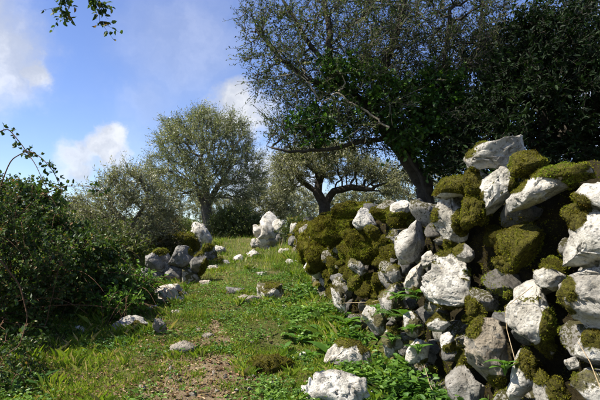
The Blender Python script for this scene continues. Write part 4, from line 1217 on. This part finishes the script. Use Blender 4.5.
# longer tufts: round the feet of rocks, along the wall foot and here and there on the banks
tx, ty, th = [], [], []
spots = []
for fx_, fy_, fr_ in feet:
    for k in range(7 if fr_ > 0.12 else 3):
        a = rg.uniform(math.pi * 0.9, math.pi * 2.1); spots.append((fx_ + math.cos(a) * fr_ * 1.05, fy_ + 0.1 + math.sin(a) * fr_ * 0.8, 0.035, 0.6 if fr_ > 0.12 else 0.35))
for k in range(110):
    y_ = rg.uniform(4, 18); spots.append((float(wall_x(y_)) + rg.uniform(-0.15, 0.1), y_, 0.06, 1.0))
for k in range(150):
    y_ = 4 + 16 * rg.uniform(); sd = rg.choice([-1, 1], p=[.7, .3]); x_ = float(path_x(y_)) + sd * rg.uniform(0.7, 1.9)
    if x_ < wall_x(y_): spots.append((x_, y_, 0.06, 0.8))
for x_, y_, r_, h_ in spots:
    m_ = int(rg.integers(18, 45)); tx.append(x_ + rg.normal(size=m_) * r_); ty.append(y_ + rg.normal(size=m_) * r_); th.append(np.full(m_, 0.17 * h_ * rg.uniform(0.6, 1.3)))
grass_blades(g, np.concatenate(tx), np.concatenate(ty), np.concatenate(th), np.clip(0.00033 * np.concatenate(ty), 0.0012, 0.005), 0.8, True)
tag(g.build('grass', M['grass']), 'short green grass covering the ground on both sides of path', 'grass', kind='stuff')

# clover-like herbs between the grass
g = Geo()
x, y = scatter(110000, 3.2, 12, 1.3)
right = sstep((x - path_x(y) - 0.35) / 0.5)
dens = (0.4 + 0.6 * right) * sstep(0.45 + 1.9 * fbm2(x, y, 1.9, 3, 51))
keep = rg.uniform(size=len(x)) < dens * (1 - 0.95 * pathness(x, y)); x, y = x[keep], y[keep]
n = len(x); hz = rg.uniform(0.02, 0.09, n) * (1 + 0.8 * sstep((0.7 - (wall_x(y) - x)) / 0.6))
P = np.stack([x, y, H(x, y) + hz], 1)
for k in range(3):
    a = rg.uniform(0, 6.28, n) + k * 2.1; A = np.stack([np.cos(a), np.sin(a), rg.uniform(-0.2, 0.5, n)], 1)
    add_leaves(g, P + rg.normal(size=P.shape) * 0.004, A, rg, 0.03, 0.024, 0, 'ovate', 0.2, 1.6)
# taller weeds crowding the wall foot
n = 2600; y = 3.4 + 6.0 * rg.uniform(size=n) ** 1.2; off = np.abs(rg.normal(size=n)) * 0.28
x = wall_x(y) + 0.06 - off; keep = sstep(0.55 + 1.8 * fbm2(x, y, 2.3, 3, 57)) > rg.uniform(size=n); x, y, off = x[keep], y[keep], off[keep]; n = len(x)
base = np.stack([x, y, H(x, y)], 1); lean = np.stack([rg.normal(size=n) * 0.05 - 0.03, rg.normal(size=n) * 0.05, rg.uniform(0.08, 0.30, n) * np.exp(-off * 1.6)], 1)
add_sticks(g, base, base + lean, 0.0018, 0.001, 0)
for k in range(5):
    t = rg.uniform(0.35, 1.0, n)[:, None]; a = rg.uniform(0, 6.28, n)
    add_leaves(g, base + lean * t, np.stack([np.cos(a), np.sin(a), rg.uniform(-0.3, 0.5, n)], 1), rg, 0.062, 0.042, 0, 'ovate', 0.25, 1.2)
tag(g.build('herb_cover', M['herb']), 'low leafy herbs growing among grass right of path', 'herbs', kind='stuff')

# dead leaves and grit on the path
g = Geo(); x, y = scatter(30000, 2.5, 11, 1.2)
keep = rg.uniform(size=len(x)) < (0.12 + 0.7 * pathness(x, y) + 0.5 * (x < path_x(y))); x, y = x[keep], y[keep]; n = len(x)
a = rg.uniform(0, 6.28, n); A = np.stack([np.cos(a), np.sin(a), rg.uniform(-0.1, 0.35, n)], 1)
add_leaves(g, np.stack([x, y, H(x, y) + rg.uniform(0.012, 0.025, n)], 1), A, rg, 0.042, 0.022, 0, 'ovate', 0.5, 1.2)
tag(g.build('leaf_litter', M['litter']), 'brown dead leaves scattered over the bare path', 'leaves', kind='stuff')
g = Geo(); x, y = scatter(5000, 2.5, 12, 1.2)
keep = rg.uniform(size=len(x)) < (0.05 + 0.45 * pathness(x, y)); x, y = x[keep], y[keep]
D1, F1 = ico(1)
for q, w in zip(x, y):
    s = 0.006 + 0.022 * rg.uniform() ** 3
    g.add(D1 * (1 + 0.25 * rg.normal(size=(len(D1), 1))) * s * rg.uniform(0.6, 1.3, 3) + np.array([q, w, gz(q, w) + 0.012]), F1, 0, False)
tag(g.build('gravel', M['rock_path']), 'small pale pebbles strewn over the bare path', 'gravel', kind='stuff')


# ------------------------------------------------------------------ single plants
def leaf_blade(L, W, seed, arrow=0.25, cup=0.25):
    """one broad leaf: x forward, grid with midrib"""
    us = np.linspace(0, 1, 7); V = []; 
    for u_ in us:
        w = W * 0.5 * math.sin(math.pi * min(1, (0.12 + 0.88 * u_)) ** 0.75) ** 0.9 if u_ < 1 else 0.0
        for s in (-1, 0, 1):
            back = -arrow * L * (1 - u_) ** 3 * abs(s)
            V.append((L * u_ + back, s * w, cup * w * abs(s) - 0.35 * L * u_ ** 2))
    idx = np.arange(21).reshape(7, 3)
    return np.array(V), np.stack([idx[:-1, :-1], idx[:-1, 1:], idx[1:, 1:], idx[1:, :-1]], -1).reshape(-1, 4)


def rot_z(a): return np.array([[math.cos(a), math.sin(a), 0], [-math.sin(a), math.cos(a), 0], [0, 0, 1.0]])


def rosette(px, py, size, nl, label, seed, mat='herb', narrow=0.6, name='broad_leaved_plant', hit=None):
    rg_ = np.random.default_rng(seed); p = ground_hit(px, py) if hit is None else hit(px, py)
    if hit is not None:
        top_ = float(np.interp(p[1], WALL_Y, WALL_T)) - 0.06
        p = p + (CAM - p) / np.linalg.norm(CAM - p) * 0.12
        if p[2] > top_ - 0.1: p = np.array([float(wall_x(p[1])) + BATTER * top_ + 0.32, p[1], top_])
    root = thing(name, p, label, 'plant')
    for k in range(nl):
        a = k * 2.399 + rg_.uniform(-.4, .4); s = 1.45 * size * rg_.uniform(0.7, 1.15); h = size * rg_.uniform(0.4, 1.0)
        V, F_ = leaf_blade(s, s * narrow, k)
        tilt = rg_.uniform(0.15, 0.7); ct, st = math.cos(tilt), math.sin(tilt)
        V = V @ np.array([[ct, 0, st], [0, 1, 0], [-st, 0, ct]]) @ rot_z(a)
        foot = np.array([math.cos(a), math.sin(a), 0]) * s * 0.35 + np.array([0, 0, h])
        g = Geo(); g.add(V + foot, F_, 0, True)
        tube(g, np.array([[0, 0, -0.02], foot * np.array([.5, .5, .7]), foot]), [0.004, 0.0035, 0.003], 5, 0)
        g.build('leaf', M[mat], root)
    return root


rosette(320, 338, 0.13, 7, 'broad leaved plant with arrow shaped leaves in the grass before the wall', 1)
rosette(358, 330, 0.12, 6, 'broad leaved plant tucked against the wall foot left of the fern', 2)
rosette(365, 350, 0.10, 6, 'upright pale leaved plant right beside the moss capped boulder', 3, narrow=0.35)
rosette(395, 385, 0.10, 7, 'leafy plant right of the bare white pitted boulder', 4)
rosette(380, 372, 0.08, 6, 'small leafy plant between the two foreground boulders and the wall', 5)
rosette(40, 385, 0.085, 7, 'broad leaved plant in front of the bramble thicket at the lower left', 6, 'ivy')
rosette(15, 392, 0.085, 6, 'dark leaved plant in the bottom left corner', 7, 'ivy')
rosette(163, 308, 0.12, 5, 'tuft of upright leaves beside the pale crumbling rock', 8, narrow=0.3)
rosette(305, 318, 0.10, 6, 'low leafy plant where the shaded grass meets the wall', 9)
rosette(285, 352, 0.07, 7, 'small leafy plant behind the moss mound', 10)

for i, (a, b_, lab) in enumerate([
        (312, 300, 'low leafy plant at the shaded far end of the wall foot herbs'), (336, 318, 'leafy plant by the low mossy stone at wall foot'),
        (345, 330, 'leafy plant between the arrow leaved plant and the wall'), (372, 340, 'leafy plant directly behind the moss capped boulder'),
        (392, 352, 'leafy plant under the fern at the wall foot'), (405, 372, 'leafy plant pressed against the lowest white wall stones'),
        (412, 392, 'leafy plant at the bottom edge where the wall begins'), (300, 336, 'leafy plant left of the arrow leaved plant in open grass'),
        (330, 362, 'leafy plant wedged between the moss capped and bare boulders'), (388, 330, 'leafy plant just below the large fern fronds'),
        (352, 322, 'leafy plant at the foot of the hollow in the wall'), (420, 384, 'leafy plant beside the dry stalk at the wall foot'),
        (310, 360, 'leafy plant left of the moss capped boulder'), (296, 345, 'leafy plant beside the white stone in the herbs')]):
    rosette(a, b_, 0.075 + 0.03 * (i % 3), 7, lab, 200 + i, 'herb', 0.55 if i % 2 else 0.75)['group'] = 'leafy plants along the wall foot'


def fern(px, py, L, nf, label, seed, hit):
    rg_ = np.random.default_rng(seed); p = hit(px, py); root = thing('fern', p, label, 'fern')
    for k in range(nf):
        a = math.pi + rg_.uniform(-1.5, 1.5) + 0.2; l = L * rg_.uniform(0.7, 1.1)
        t = np.linspace(0, 1, 16); R_ = rot_z(a)
        C = np.stack([l * t * 0.85, 0 * t, l * (0.75 * t - 0.7 * t * t)], 1)
        g = Geo(); tube(g, C @ R_, np.linspace(0.003, 0.001, 16), 4, 0)
        for s in (-1, 1):
            Pn = C[2:]; w = l * 0.26 * np.sin(math.pi * (0.15 + 0.85 * t[2:]) ** 0.9) + 0.006
            A = np.stack([0.35 + 0 * w, s * np.ones_like(w), -0.1 + 0 * w], 1)
            for j in range(len(Pn)):
                q = Pn[j]; ax = nrm(A[j]); sd = np.array([1, 0, 0.1]) * l * 0.032
                g.add(np.array([q, q + ax * w[j] * .4 + sd, q + ax * w[j], q + ax * w[j] * .4 - sd]) @ R_, [[0, 1, 2, 3]], 0)
        g.build('frond', M['herb'], root)
    return root


fern(398, 318, 0.30, 6, 'green fern growing out of the shaded wall foot', 1, wall_hit)
fern(420, 300, 0.24, 6, 'bright fern rooted in the wall left of the white wedge stone', 2, wall_hit)
fern(372, 322, 0.24, 5, 'fern low at the wall foot left of the larger fern', 3, wall_hit)
rosette(577, 170, 0.06, 7, 'small leafy sprig on the mossy top of the wall, right', 21, 'herb', 0.6, 'wall_sprig', wall_hit)
rosette(456, 172, 0.06, 7, 'small leafy sprig on the wall top left of the broad capstone', 22, 'herb', 0.6, 'wall_sprig', wall_hit)
rosette(415, 296, 0.06, 6, 'leafy sprig hanging at the left edge of the white wedge stone', 23, 'herb', 0.6, 'wall_sprig', wall_hit)
for i, (a, b_, lab) in enumerate([(404, 318, 'leafy sprig on the wall just above the larger fern'), (412, 332, 'leafy sprig on the wall right of the larger fern'), (396, 300, 'leafy sprig in the shaded hollow of the wall'),
                                  (378, 312, 'leafy sprig low in the hollow of the wall'), (418, 352, 'leafy sprig between the lowest small white wall stones'), (392, 342, 'leafy sprig at the wall base under the hollow'), (505, 372, 'leafy sprig in the gap right of the kite shaped stone')]):
    rosette(a, b_, 0.06, 8, lab, 300 + i, 'herb', 0.65, 'wall_sprig', wall_hit)

# dry stalks on the wall
for pts, lab in (([(533, 286), (505, 308), (507, 330), (515, 360)], 'bent dry straw stalk leaning across the tall upright wall stone'),
                 ([(578, 342), (590, 362), (602, 392)], 'dry straw stalk in the bottom right corner'),
                 ([(424, 365), (430, 385), (438, 402)], 'dry straw stalk at the foot of the wall'),
                 ([(322, 304), (345, 303), (372, 302), (392, 296)], 'thin dry twig lying along the foot of the wall')):
    Q = []
    for a, b_ in pts:
        p = wall_hit(a, b_); v = CAM - p; Q.append(p + v / np.linalg.norm(v) * 0.14)
    Q = np.array(Q); root = thing('dry_stalk', Q[-1], lab, 'stalk')
    g = Geo(); tube(g, Q - Q[-1], np.linspace(0.0022, 0.003, len(Q)), 5); g.build('stem', M['straw'], root)
